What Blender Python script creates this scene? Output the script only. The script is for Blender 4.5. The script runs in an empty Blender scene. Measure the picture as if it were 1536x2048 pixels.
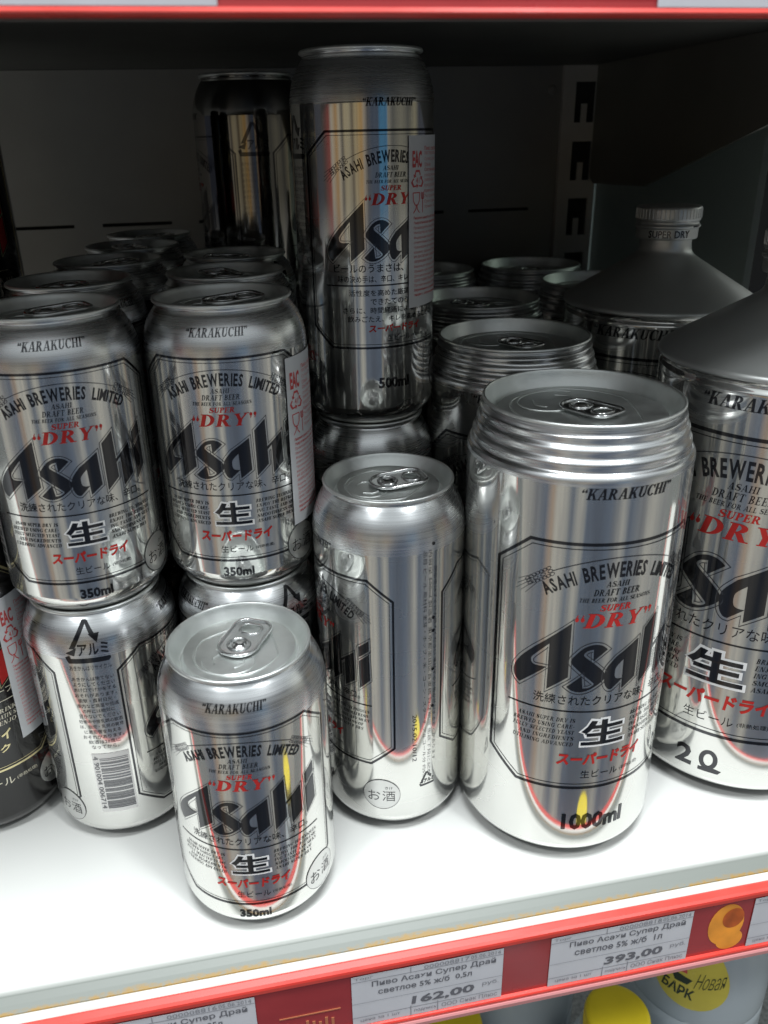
import bpy, bmesh, math, random
from mathutils import Matrix, Vector
R_ = math.radians
MM = 0.001
scene = bpy.context.scene
COL = scene.collection

# ------------------------------------------------------------------ camera
def make_camera():
    pitch, yaw, roll, h = R_(23.55), R_(10.26), R_(-1.38), 298.3
    f, cx, cyy = 1617.21, -27.26, -39.89
    cy, sy, cp, sp = math.cos(yaw), math.sin(yaw), math.cos(pitch), math.sin(pitch)
    fw = Vector((sy*cp, cy*cp, -sp)); r = Vector((cy, -sy, 0)); u = r.cross(fw)
    r2 = r*math.cos(roll) + u*math.sin(roll); u2 = -r*math.sin(roll) + u*math.cos(roll)
    cam = bpy.data.cameras.new('camera'); o = bpy.data.objects.new('camera', cam); COL.objects.link(o)
    m = Matrix(((r2.x, u2.x, -fw.x, 0), (r2.y, u2.y, -fw.y, 0), (r2.z, u2.z, -fw.z, h*MM), (0, 0, 0, 1)))
    o.matrix_world = m
    cam.sensor_fit = 'VERTICAL'; cam.sensor_height = 32.0; cam.sensor_width = 24.0
    cam.lens = f*32/2048
    cam.shift_x = -cx/2048; cam.shift_y = cyy/2048
    cam.clip_start = 0.01; cam.clip_end = 60
    cam.dof.use_dof = True; cam.dof.focus_distance = 0.37; cam.dof.aperture_fstop = 13
    scene.camera = o
make_camera()

# ------------------------------------------------------------------ surroundings of the shop as an environment
def make_world():
    w = bpy.data.worlds.new('World'); scene.world = w; w.use_nodes = True
    nt = w.node_tree; N = nt.nodes; L = nt.links
    bg = N['Background']; bg.inputs['Strength'].default_value = 1.0
    tc = N.new('ShaderNodeTexCoord'); sep = N.new('ShaderNodeSeparateXYZ'); L.new(tc.outputs['Generated'], sep.inputs[0])
    def math_(op, a, b=None):
        n = N.new('ShaderNodeMath'); n.operation = op
        for i, v in enumerate((a, b)):
            if v is None: continue
            if isinstance(v, (int, float)): n.inputs[i].default_value = v
            else: L.new(v, n.inputs[i])
        return n.outputs[0]
    neg = math_('MULTIPLY', sep.outputs['Y'], -1.0)
    az = math_('ARCTAN2', sep.outputs['X'], neg)
    t = math_('ADD', math_('DIVIDE', az, 2*math.pi), 0.5)
    def ramp(stops, interp='LINEAR'):
        n = N.new('ShaderNodeValToRGB'); cr = n.color_ramp; cr.interpolation = interp
        while len(cr.elements) > 1: cr.elements.remove(cr.elements[-1])
        for i, (a, c) in enumerate(stops):
            e = cr.elements[0] if i == 0 else cr.elements.new(a/360+0.5)
            e.position = a/360+0.5; e.color = (*c, 1)
        L.new(t, n.inputs[0]); return n.outputs[0]
    G = (.19, .20, .215); D = (.11, .115, .13); LI = (.44, .435, .40); M = (.27, .28, .28); O = (.36, .27, .20); B = (.095, .125, .18); DK = (.07, .088, .125)
    low = ramp([(-170, G), (-118, G), (-108, LI), (-96, LI), (-88, M), (-74, LI), (-63, G), (-52, B), (-45, O), (-41, LI), (-34, LI), (-30, M), (-26, B),
                (-22, M), (-18.5, LI), (-14, M), (-11.5, B), (1, DK), (12, B), (19, G), (26, (.38, .38, .36)), (33, B), (47, G), (58, LI), (70, M), (95, G), (118, LI)])
    D = (.055, .062, .085); B = (.075, .10, .155)
    hor = ramp([(-170, D), (-80, D), (-75, (.06, .05, .05)), (-64, (.3, .05, .04)), (-60, (.55, .52, .45)), (-52, (.5, .3, .12)), (-47, (.55, .5, .4)), (-42, (.10, .09, .08)),
                (-38, (.52, .45, .3)), (-30, (.45, .40, .28)), (-26, (.12, .09, .06)), (-22, (.5, .42, .26)), (-12, (.55, .34, .12)), (-8, (.5, .44, .36)), (-3, (.10, .10, .11)), (4, B),
                (14, B), (16, (.06, .22, .42)), (28, (.06, .22, .42)), (30, (.35, .33, .28)), (38, (.12, .12, .11)), (52, (.26, .25, .2)), (66, (.12, .12, .11)), (80, (.3, .28, .2)), (90, D)])
    def mr(v, a, b):
        n = N.new('ShaderNodeMapRange'); n.inputs[1].default_value = a; n.inputs[2].default_value = b
        L.new(v, n.inputs[0]); return n.outputs[0]
    def mix(fac, a, b):
        n = N.new('ShaderNodeMixRGB'); L.new(fac, n.inputs[0])
        for i, v in ((1, a), (2, b)):
            if isinstance(v, tuple): n.inputs[i].default_value = (*v, 1)
            else: L.new(v, n.inputs[i])
        return n.outputs[0]
    # thin clutter of goods on the shelves across the aisle
    no = N.new('ShaderNodeTexNoise'); no.inputs['Scale'].default_value = 9; no.inputs['Detail'].default_value = 4
    mp = N.new('ShaderNodeMapping'); mp.inputs['Scale'].default_value = (2.2, 2.2, 0.9); L.new(tc.outputs['Generated'], mp.inputs[0]); L.new(mp.outputs[0], no.inputs['Vector'])
    nr = N.new('ShaderNodeValToRGB'); nr.color_ramp.elements[0].position = .35; nr.color_ramp.elements[0].color = (.84, .84, .86, 1)
    nr.color_ramp.elements[1].position = .62; nr.color_ramp.elements[1].color = (1.12, 1.11, 1.08, 1); L.new(no.outputs[0], nr.inputs[0])
    z = sep.outputs['Z']
    hd = N.new('ShaderNodeMixRGB'); hd.blend_type = 'MULTIPLY'; hd.inputs[0].default_value = 1; L.new(hor, hd.inputs[1]); hd.inputs[2].default_value = (.64, .63, .61, 1); c = mix(mr(z, -.16, -.06), low, hd.outputs[0])
    mul = N.new('ShaderNodeMixRGB'); mul.blend_type = 'MULTIPLY'; mul.inputs[0].default_value = 1; L.new(c, mul.inputs[1]); L.new(nr.outputs[0], mul.inputs[2])
    side = ramp([(-170, (.07, .075, .085)), (58, (.07, .075, .085)), (78, (.80, .84, .77)), (140, (.80, .84, .77)), (160, (.07, .075, .085))])
    c = mix(mr(z, .06, .12), mul.outputs[0], side)
    c = mix(mr(z, .22, .48), c, (.62, .67, .685))
    L.new(c, bg.inputs['Color'])
make_world()

# ------------------------------------------------------------------ ceiling lamps of the shop
def lamp(name, loc, target, sx, sy, power, color):
    l = bpy.data.lights.new(name, 'AREA'); l.shape = 'RECTANGLE'; l.size = sx; l.size_y = sy; l.energy = power; l.color = color
    o = bpy.data.objects.new(name, l); COL.objects.link(o); o.location = loc
    o.rotation_euler = (Vector(target)-Vector(loc)).to_track_quat('-Z', 'Y').to_euler()
    return o
lamp('ceiling_lamp', (0.10, -0.17, 2.05), (0.05, 0.2, 0), 0.85, 0.42, 52, (0.93, 0.98, 1.0))
lamp('ceiling_lamp', (-0.95, -0.75, 2.05), (-0.3, 0.2, 0), 0.20, 0.20, 14, (0.95, 0.99, 1.0))
lamp('ceiling_lamp', (0.85, -0.85, 2.05), (0.3, 0.2, 0), 0.20, 0.20, 14, (0.95, 0.99, 1.0))

vs = scene.view_settings
scene.display_settings.display_device = 'sRGB'
vs.view_transform = 'Standard'; vs.look = 'None'; vs.exposure = 0.0; vs.gamma = 1.0
try: vs.use_curve_mapping = False
except Exception: pass
scene.render.engine = 'CYCLES'
cyc = scene.cycles
cyc.max_bounces = 10; cyc.glossy_bounces = 8; cyc.diffuse_bounces = 4; cyc.transmission_bounces = 8
cyc.sample_clamp_indirect = 6.0; cyc.caustics_reflective = False; cyc.caustics_refractive = False
cyc.use_denoising = True

# ------------------------------------------------------------------ materials
MATS = {}
def mat(name, color, rough=.5, metal=0.0, aniso=0.0, aniso_rot=0.25, spec=.5, noise=None, bump=None, trans=0.0, coat=0.0, wavy=0.0):
    if name in MATS: return MATS[name]
    m = bpy.data.materials.new(name); m.use_nodes = True; nt = m.node_tree; N = nt.nodes; L = nt.links
    p = N['Principled BSDF']
    p.inputs['Base Color'].default_value = (*color, 1); p.inputs['Roughness'].default_value = rough; p.inputs['Metallic'].default_value = metal
    p.inputs['Specular IOR Level'].default_value = spec; p.inputs['Transmission Weight'].default_value = trans; p.inputs['Coat Weight'].default_value = coat
    tc = N.new('ShaderNodeTexCoord')
    if aniso:
        p.inputs['Anisotropic'].default_value = aniso; p.inputs['Anisotropic Rotation'].default_value = aniso_rot
        tg = N.new('ShaderNodeTangent'); tg.direction_type = 'RADIAL'; tg.axis = 'Z'; L.new(tg.outputs[0], p.inputs['Tangent'])
    def tex(scale, detail=3):
        mp = N.new('ShaderNodeMapping'); mp.inputs['Scale'].default_value = scale; L.new(tc.outputs['Object'], mp.inputs[0])
        n = N.new('ShaderNodeTexNoise'); n.inputs['Scale'].default_value = 1; n.inputs['Detail'].default_value = detail; L.new(mp.outputs[0], n.inputs['Vector'])
        return n.outputs['Fac']
    if noise:   # (scale3, low colour factor, high colour factor, roughness swing)
        s, a, b, rs = noise
        f = tex(s); r = N.new('ShaderNodeMapRange'); r.inputs[1].default_value = .3; r.inputs[2].default_value = .7; r.inputs[3].default_value = a; r.inputs[4].default_value = b; L.new(f, r.inputs[0])
        mx = N.new('ShaderNodeVectorMath'); mx.operation = 'SCALE'; mx.inputs[0].default_value = color; L.new(r.outputs[0], mx.inputs['Scale']); L.new(mx.outputs[0], p.inputs['Base Color'])
        if rs:
            r2 = N.new('ShaderNodeMapRange'); r2.inputs[1].default_value = .3; r2.inputs[2].default_value = .7; r2.inputs[3].default_value = rough-rs; r2.inputs[4].default_value = rough+rs; L.new(f, r2.inputs[0]); L.new(r2.outputs[0], p.inputs['Roughness'])
    if bump:    # (scale3, strength, distance)
        s, st, di = bump
        b = N.new('ShaderNodeBump'); b.inputs['Strength'].default_value = st; b.inputs['Distance'].default_value = di; L.new(tex(s, 2), b.inputs['Height']); L.new(b.outputs[0], p.inputs['Normal'])
        if wavy:
            b2 = N.new('ShaderNodeBump'); b2.inputs['Strength'].default_value = wavy; b2.inputs['Distance'].default_value = .001; L.new(tex((32, 32, 20), 1), b2.inputs['Height']); L.new(b2.outputs[0], b.inputs['Normal'])
    MATS[name] = m; return m

ALU = mat('aluminium_body', (.735, .725, .685), .06, 1, aniso=.6, noise=((9, 9, 25), .95, 1.03, .012), bump=((60, 60, 1100), .035, .00003), wavy=.12)
def hazy(m, fac, rough):
    """fine rolling lines in the sheet scatter part of the reflection: a second, rougher lobe."""
    nt = m.node_tree; N = nt.nodes; L = nt.links; p = N['Principled BSDF']; out = N['Material Output']
    q = N.new('ShaderNodeBsdfPrincipled'); q.inputs['Base Color'].default_value = (.70, .725, .735, 1); q.inputs['Metallic'].default_value = 1; q.inputs['Roughness'].default_value = rough
    mx = N.new('ShaderNodeMixShader'); mx.inputs[0].default_value = fac; L.new(p.outputs[0], mx.inputs[1]); L.new(q.outputs[0], mx.inputs[2]); L.new(mx.outputs[0], out.inputs[0])
hazy(ALU, .25, .40)
SHO = mat('aluminium_shoulder', (.77, .78, .79), .28, 1, aniso=.5, noise=((20, 20, 1800), .86, 1.06, .03), bump=((15, 15, 1500), .12, .00006))
LID = mat('aluminium_lid', (.80, .825, .81), .42, 1, noise=((160, 160, 160), .95, 1.04, .03), bump=((900, 30, 30), .05, .00005))
TAB = mat('aluminium_tab', (.72, .73, .73), .2, 1)
SATIN = mat('satin_silver_paint', (.62, .64, .63), .42, .75, noise=((40, 40, 40), .95, 1.04, .03))
INK = mat('black_ink', (.07, .07, .075), .07, .9)
RED = mat('red_ink', (.62, .035, .03), .22, .35)
WHT = mat('white_ink', (.85, .85, .85), .3)
FROST = mat('frosted_silver_ink', (.64, .64, .625), .30, .92)
HAIR = mat('grey_ink', (.16, .16, .17), .14, .9)
PATCH = mat('barcode_patch_ink', (.66, .65, .64), .35, .6)
DIM = mat('shaded_aluminium', (.27, .265, .255), .07, 1, aniso=.5, noise=((9, 9, 25), .9, 1.08, .015))  # can aluminium with the deep shade at the back put into its colour
BLK = mat('black_can_coat', (.016, .015, .015), .16, .25, coat=.3, noise=((9, 9, 25), .8, 1.2, .02))
GOLD = mat('pale_gold_ink', (.78, .68, .38), .25, .5)
CREAM = mat('cream_ink', (.8, .75, .6), .3, .3)
PAPER = mat('sticker_paper', (.83, .84, .85), .42, noise=((80, 80, 80), .97, 1.02, .02))
RPRINT = mat('sticker_red_print', (.72, .10, .10), .5)
RDARK = mat('sticker_fine_print', (.80, .38, .38), .5)
SHELF = mat('white_enamel', (.80, .80, .77), .32, noise=((14, 14, 14), .96, 1.02, .04), bump=((220, 220, 220), .06, .0003))
UPR = mat('upright_enamel', (.66, .66, .63), .4, noise=((30, 30, 30), .95, 1.04, .04))
PANEL = mat('grey_enamel', (.30, .30, .28), .4, noise=((30, 30, 30), .95, 1.04, .04), bump=((400, 400, 400), .08, .0003))
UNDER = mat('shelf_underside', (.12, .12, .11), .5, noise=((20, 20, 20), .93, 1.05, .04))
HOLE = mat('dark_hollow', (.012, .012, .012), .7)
BRK = mat('bracket_grey', (.20, .20, .18), .5, noise=((20, 20, 20), .92, 1.06, .04))
RAILRED = mat('rail_red_plastic', (.34, .03, .032), .24, coat=.5, noise=((25, 8, 60), .85, 1.08, .05))
RAILBRT = mat('rail_red_edge', (.74, .055, .04), .32, noise=((40, 15, 60), .86, 1.06, .06))
RAILWHT = mat('rail_white_plastic', (.80, .77, .73), .34, noise=((60, 30, 60), .9, 1.03, .05))
RAILGLD = mat('rail_gold_print', (.46, .15, .07), .4)
RAILORG = mat('rail_orange_print', (.80, .30, .03), .4, noise=((60, 60, 60), .7, 1.3, .03))
RAILCLR = mat('rail_pink_plastic', (.62, .26, .26), .25)
LPAPER = mat('label_paper', (.56, .56, .60), .5, noise=((60, 60, 60), .95, 1.03, .03))
LINK = mat('label_print', (.13, .13, .15), .6)
LGREY = mat('label_fine_print', (.26, .26, .29), .6)
YEL = mat('yellow_cap_plastic', (.80, .62, .02), .38, noise=((60, 60, 60), .95, 1.03, .03))
PET = mat('blue_pet_plastic', (.80, .88, .94), .18, trans=.35, noise=((14, 14, 6), .9, 1.05, .04))
YLAB = mat('yellow_bottle_label', (.80, .66, .10), .4, noise=((25, 25, 25), .85, 1.15, .03))
DGRN = mat('dark_green_print', (.03, .05, .03), .5)
GLS = mat('greenish_glass', (.50, .58, .53), .32, trans=1.0)
FLOOR = mat('speckled_floor_tile', (.12, .125, .12), .22, noise=((260, 260, 260), .45, 1.5, .05))

def shelf_material():
    m = SHELF; nt = m.node_tree; N = nt.nodes; L = nt.links; p = N['Principled BSDF']
    return m
def rusty():
    m = bpy.data.materials.new('rust_stained_enamel'); m.use_nodes = True; nt = m.node_tree; N = nt.nodes; L = nt.links; p = N['Principled BSDF']
    p.inputs['Roughness'].default_value = .45
    tc = N.new('ShaderNodeTexCoord'); sp = N.new('ShaderNodeSeparateXYZ'); L.new(tc.outputs['Object'], sp.inputs[0])
    def noise(scale, det):
        mp = N.new('ShaderNodeMapping'); mp.inputs['Scale'].default_value = scale; L.new(tc.outputs['Object'], mp.inputs[0])
        n = N.new('ShaderNodeTexNoise'); n.inputs['Scale'].default_value = 1; n.inputs['Detail'].default_value = det; L.new(mp.outputs[0], n.inputs['Vector']); return n.outputs['Fac']
    def mrange(src, a, b_):
        n = N.new('ShaderNodeMapRange'); n.inputs[1].default_value = a; n.inputs[2].default_value = b_; L.new(src, n.inputs[0]); return n.outputs[0]
    def mul(a, b_):
        n = N.new('ShaderNodeMath'); n.operation = 'MULTIPLY'; L.new(a, n.inputs[0]); L.new(b_, n.inputs[1]); return n.outputs[0]
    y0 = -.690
    front_grey = mrange(sp.outputs['Y'], y0+.2340, y0+.2308)  # front strip of the deck blends from white to grey
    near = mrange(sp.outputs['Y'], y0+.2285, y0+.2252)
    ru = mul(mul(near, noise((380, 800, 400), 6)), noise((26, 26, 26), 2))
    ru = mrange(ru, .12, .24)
    mx = N.new('ShaderNodeMixRGB'); mx.inputs[1].default_value = (.80, .80, .77, 1); mx.inputs[2].default_value = (.185, .20, .18, 1); L.new(front_grey, mx.inputs[0])
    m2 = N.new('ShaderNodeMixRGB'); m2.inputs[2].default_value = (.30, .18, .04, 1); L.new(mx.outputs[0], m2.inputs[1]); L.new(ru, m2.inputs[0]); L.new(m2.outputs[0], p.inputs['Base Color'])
    return m
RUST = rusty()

# ------------------------------------------------------------------ small helpers
def link(name, me, parent=None, m=None):
    o = bpy.data.objects.new(name, me); COL.objects.link(o)
    if m is not None:
        for mm in (m if isinstance(m, (list, tuple)) else [m]): me.materials.append(mm)
    if parent: o.parent = parent
    return o
def thing(name, label, cat, loc=(0, 0, 0), rz=0, group=None):
    o = bpy.data.objects.new(name, None); COL.objects.link(o); o.empty_display_size = .02
    o.location = loc; o.rotation_euler = (0, 0, rz); o['label'] = label; o['category'] = cat
    if group: o['group'] = group
    return o
def tag(o, label, cat, group=None, kind=None):
    if label: o['label'] = label
    if cat: o['category'] = cat
    if group: o['group'] = group
    if kind: o['kind'] = kind
    return o
def bm_obj(name, bm, m, parent=None, smooth=False):
    me = bpy.data.meshes.new(name); bm.normal_update(); bm.to_mesh(me); bm.free()
    if smooth: me.polygons.foreach_set('use_smooth', [True]*len(me.polygons))
    return link(name, me, parent, m)
def box(bm, x0, x1, y0, y1, z0, z1, bev=0, mi=0):
    vs_ = [bm.verts.new((x*MM, y*MM, z*MM)) for x in (x0, x1) for y in (y0, y1) for z in (z0, z1)]
    fs = [bm.faces.new([vs_[i] for i in q]) for q in ((0, 1, 3, 2), (4, 6, 7, 5), (0, 4, 5, 1), (2, 3, 7, 6), (0, 2, 6, 4), (1, 5, 7, 3))]
    for f in fs: f.material_index = mi
    if bev:
        es = list({e for f in fs for e in f.edges})
        bmesh.ops.bevel(bm, geom=es, offset=bev*MM, segments=2, affect='EDGES', profile=.5)
def lathe_mesh(name, prof, seg=96, mats=None, mi=None, sharp=30):
    """prof: list of (r, z) in mm; mi: function(index of ring span) -> material index."""
    me = bpy.data.meshes.new(name); V = []; F = []; MI = []; rings = []
    for r, z in prof:
        if r < 1e-6: rings.append([len(V)]); V.append((0, 0, z*MM))
        else:
            rings.append(list(range(len(V), len(V)+seg)))
            V += [(r*MM*math.cos(2*math.pi*k/seg), r*MM*math.sin(2*math.pi*k/seg), z*MM) for k in range(seg)]
    for i in range(len(prof)-1):
        a, b = rings[i], rings[i+1]; m_ = mi(i) if mi else 0
        for k in range(seg):
            k2 = (k+1) % seg
            if len(a) == 1 and len(b) == 1: continue
            if len(a) == 1: F.append((a[0], b[k2], b[k]))
            elif len(b) == 1: F.append((a[k], a[k2], b[0]))
            else: F.append((a[k], a[k2], b[k2], b[k]))
            MI.append(m_)
    me.from_pydata(V, [], F); me.polygons.foreach_set('material_index', MI); me.polygons.foreach_set('use_smooth', [True]*len(F))
    for m in mats or []: me.materials.append(m)
    me.update(); return me
def smooth_prof(ctrl, n=6, closed=False):
    """Catmull-Rom through control points, marking corner points with a third value."""
    out = []
    for i in range(len(ctrl)-1):
        p1, p2 = ctrl[i], ctrl[i+1]
        p0 = ctrl[i-1] if i > 0 and len(p1) < 3 else p1
        p3 = ctrl[i+2] if i+2 < len(ctrl) and len(p2) < 3 else p2
        for k in range(n):
            t = k/n
            out.append(tuple(.5*((2*p1[j])+(-p0[j]+p2[j])*t+(2*p0[j]-5*p1[j]+4*p2[j]-p3[j])*t*t+(-p0[j]+3*p1[j]-3*p2[j]+p3[j])*t**3) for j in (0, 1)))
    out.append((ctrl[-1][0], ctrl[-1][1])); return out

# ------------------------------------------------------------------ lettering
_TX = {}
def glyphs(s, bold=0.0, res=2):
    """mesh of a string in the built-in typeface, scaled to a unit box: verts, faces, aspect."""
    k = (s, bold, res)
    if k in _TX: return _TX[k]
    c = bpy.data.curves.new('t', 'FONT'); c.body = s; c.resolution_u = res; c.offset = bold
    o = bpy.data.objects.new('t', c); COL.objects.link(o)
    dg = bpy.context.evaluated_depsgraph_get(); dg.update()
    me = bpy.data.meshes.new_from_object(o.evaluated_get(dg))
    V = [(v.co.x, v.co.y) for v in me.vertices]; F = [tuple(p.vertices) for p in me.polygons]
    bpy.data.objects.remove(o); bpy.data.curves.remove(c); bpy.data.meshes.remove(me)
    if not V: V = [(0, 0), (1, 1)]
    x0 = min(v[0] for v in V); x1 = max(v[0] for v in V); y0 = min(v[1] for v in V); y1 = max(v[1] for v in V)
    w, h = max(x1-x0, 1e-6), max(y1-y0, 1e-6)
    _TX[k] = ([((x-x0)/w, (y-y0)/h) for x, y in V], F, w/h); return _TX[k]

# a small serif alphabet: every letter a list of convex or simple polygons in a box of height 1
def _ring(cx, cy, rx, ry, T, t, a0=0, a1=360, n=16):
    P = []
    for k in range(n):
        q = []
        for kk in (k, k+1):
            a = R_(a0+(a1-a0)*kk/n); q.append((cx+rx*math.cos(a), cy+ry*math.sin(a), cx+(rx-T)*math.cos(a), cy+(ry-t)*math.sin(a)))
        P.append([(q[0][0], q[0][1]), (q[1][0], q[1][1]), (q[1][2], q[1][3]), (q[0][2], q[0][3])])
    return P
def _serif_font():
    T, t, s = .19, .06, .055
    def rc(x0, x1, y0, y1): return [(x0, y0), (x1, y0), (x1, y1), (x0, y1)]
    def stem(x, w=T, y0=0, y1=1): return [rc(x, x+w, y0, y1)]
    def sf(x0, x1, y): return [rc(x0-.09, x1+.09, 0 if y == 0 else 1-s, s if y == 0 else 1)]
    def dg(xa, ya, xb, yb, w): return [[(xa, ya), (xa+w, ya), (xb+w, yb), (xb, yb)]]
    F = {}
    F['I'] = (stem(.1)+sf(.1, .29, 0)+sf(.1, .29, 1), .39)
    F['D'] = (stem(.1)+_ring(.28, .5, .52, .5, T, t, -90, 90)+sf(.1, .2, 0)+sf(.1, .2, 1), .85)
    F['P'] = (stem(.1)+_ring(.28, .73, .40, .27, T, t, -90, 90)+sf(.1, .29, 0)+sf(.1, .2, 1), .72)
    F['R'] = (stem(.1)+_ring(.28, .73, .40, .27, T, t, -90, 90)+dg(.62, 0, .34, .47, T)+sf(.1, .29, 0)+sf(.1, .2, 1)+[rc(.6, .9, 0, s)], .92)
    F['B'] = (stem(.1)+_ring(.28, .75, .36, .25, T, t, -90, 90)+_ring(.28, .26, .42, .27, T, t, -90, 90)+sf(.1, .2, 0)+sf(.1, .2, 1), .76)
    F['K'] = (stem(.1)+dg(.29, .38, .66, 1, t)+dg(.66, 0, .38, .56, T)+sf(.1, .29, 0)+sf(.1, .29, 1)+[rc(.56, .9, 0, s), rc(.52, .86, 1-s, 1)], .92)
    F['A'] = (dg(.08, 0, .38, 1, t)+dg(.62, 0, .36, 1, T)+[rc(.2, .66, .28, .28+t)]+[rc(0, .26, 0, s), rc(.52, .92, 0, s)], .9)
    F['U'] = (stem(.1, T, .3, 1)+stem(.68, t, .3, 1)+_ring(.42, .32, .32, .32, T*.8, t*1.3, 180, 360)+sf(.1, .29, 1)+sf(.66, .76, 1), .86)
    F['C'] = (_ring(.46, .5, .42, .5, T, t, 48, 318, 20)+[rc(.72, .78, .66, .97)], .84)
    F['G'] = (_ring(.46, .5, .42, .5, T, t, 48, 330, 20)+[rc(.72, .78, .66, .97), rc(.64, .82, .06, .42), rc(.54, .9, .40, .44)], .92)
    F['O'] = (_ring(.48, .5, .44, .5, T, t, 0, 360, 24), .96)
    F['Q'] = (_ring(.48, .5, .44, .5, T, t, 0, 360, 24)+dg(.6, -.12, .45, .15, .16), .96)
    F['H'] = (stem(.1)+stem(.62)+[rc(.29, .62, .47, .47+t)]+sf(.1, .29, 0)+sf(.1, .29, 1)+sf(.62, .81, 0)+sf(.62, .81, 1), .92)
    F['Y'] = (dg(.36, .42, .04, 1, T)+dg(.46, .48, .74, 1, t)+stem(.35, T, 0, .46)+[rc(0, .34, 1-s, 1), rc(.62, .9, 1-s, 1)]+sf(.35, .54, 0), .9)
    F['E'] = (stem(.1)+[rc(.1, .66, 0, t), rc(.1, .64, 1-t, 1), rc(.2, .5, .48, .48+t), rc(.61, .67, 0, .26), rc(.59, .65, .78, 1), rc(.46, .51, .38, .64)]+sf(.1, .2, 0)+sf(.1, .2, 1), .74)
    F['F'] = (stem(.1)+[rc(.1, .64, 1-t, 1), rc(.2, .5, .48, .48+t), rc(.59, .65, .74, 1), rc(.46, .51, .38, .64)]+sf(.1, .29, 0)+sf(.1, .2, 1), .70)
    F['L'] = (stem(.1)+[rc(.1, .66, 0, t), rc(.61, .67, 0, .28)]+sf(.1, .2, 0)+sf(.1, .29, 1), .72)
    F['T'] = (stem(.3)+[rc(.04, .76, 1-t, 1), rc(.03, .08, .74, 1), rc(.71, .76, .74, 1)]+sf(.3, .49, 0), .8)
    F['N'] = (stem(.12, t)+stem(.70, t)+dg(.56, 0, .1, 1, T*1.05)+sf(.12, .18, 0)+sf(.7, .76, 1), .88)
    F['M'] = (stem(.12, t)+stem(.84, T)+dg(.46, 0, .12, 1, T*.9)+dg(.5, 0, .84, 1, t)+sf(.12, .18, 0)+sf(.84, 1.03, 0)+[rc(.02, .26, 1-s, 1), rc(.84, 1.12, 1-s, 1)], 1.14)
    F['V'] = (dg(.34, 0, .04, 1, T)+dg(.42, 0, .72, 1, t)+[rc(0, .34, 1-s, 1), rc(.6, .88, 1-s, 1)], .88)
    F['W'] = (dg(.30, 0, .04, 1, T)+dg(.40, 0, .60, 1, t)+dg(.76, 0, .52, 1, T)+dg(.86, 0, 1.1, 1, t)+[rc(0, .8, 1-s, 1), rc(1, 1.24, 1-s, 1)], 1.24)
    sp = [(.66, .80), (.60, .95), (.40, 1.0), (.18, .93), (.10, .74), (.22, .58), (.46, .48), (.66, .36), (.70, .20), (.58, .05), (.36, 0), (.14, .06), (.06, .22)]
    th = [.03, .03, .035, .06, .09, .11, .12, .11, .09, .06, .035, .03, .03]
    ps = []
    for i in range(len(sp)-1):
        q = []
        for j in (i, i+1):
            a = sp[max(j-1, 0)]; b = sp[min(j+1, len(sp)-1)]; dx, dy = b[0]-a[0], b[1]-a[1]; l = math.hypot(dx, dy); n = (-dy/l, dx/l)
            cx, cy = sp[j][0]*.94+.02, sp[j][1]*.93+.035
            q.append(((cx+n[0]*th[j], cy+n[1]*th[j]), (cx-n[0]*th[j], cy-n[1]*th[j])))
        ps.append([q[0][0], q[1][0], q[1][1], q[0][1]])
    F['S'] = (ps+[rc(.60, .65, .70, .98), rc(.06, .11, .02, .30)], .76)
    F['-'] = ([rc(.05, .4, .38, .38+t*1.5)], .45)
    F['ʺ'] = ([[(.02, .78), (.16, .78), (.2, 1.0), (.08, 1.0)], [(.26, .78), (.40, .78), (.44, 1.0), (.32, 1.0)]], .5)
    def q99(x): return _ring(x+.1, .9, .1, .1, .099, .099, 0, 360, 8)+[[(x+.16, .95), (x+.2, .9), (x+.1, .68), (x+.06, .7)]]
    F['”'] = (q99(0)+q99(.28), .54)
    F['“'] = ([[(.5-p[0], 1.62-p[1]) for p in poly] for poly in q99(0)+q99(.28)], .54)
    F['J'] = (stem(.34, T, .2, 1)+_ring(.28, .22, .25, .22, T*.8, t, 180, 360, 10)+sf(.34, .53, 1), .66)
    F[' '] = ([], .38)
    return F
SERIF = _serif_font()

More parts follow.
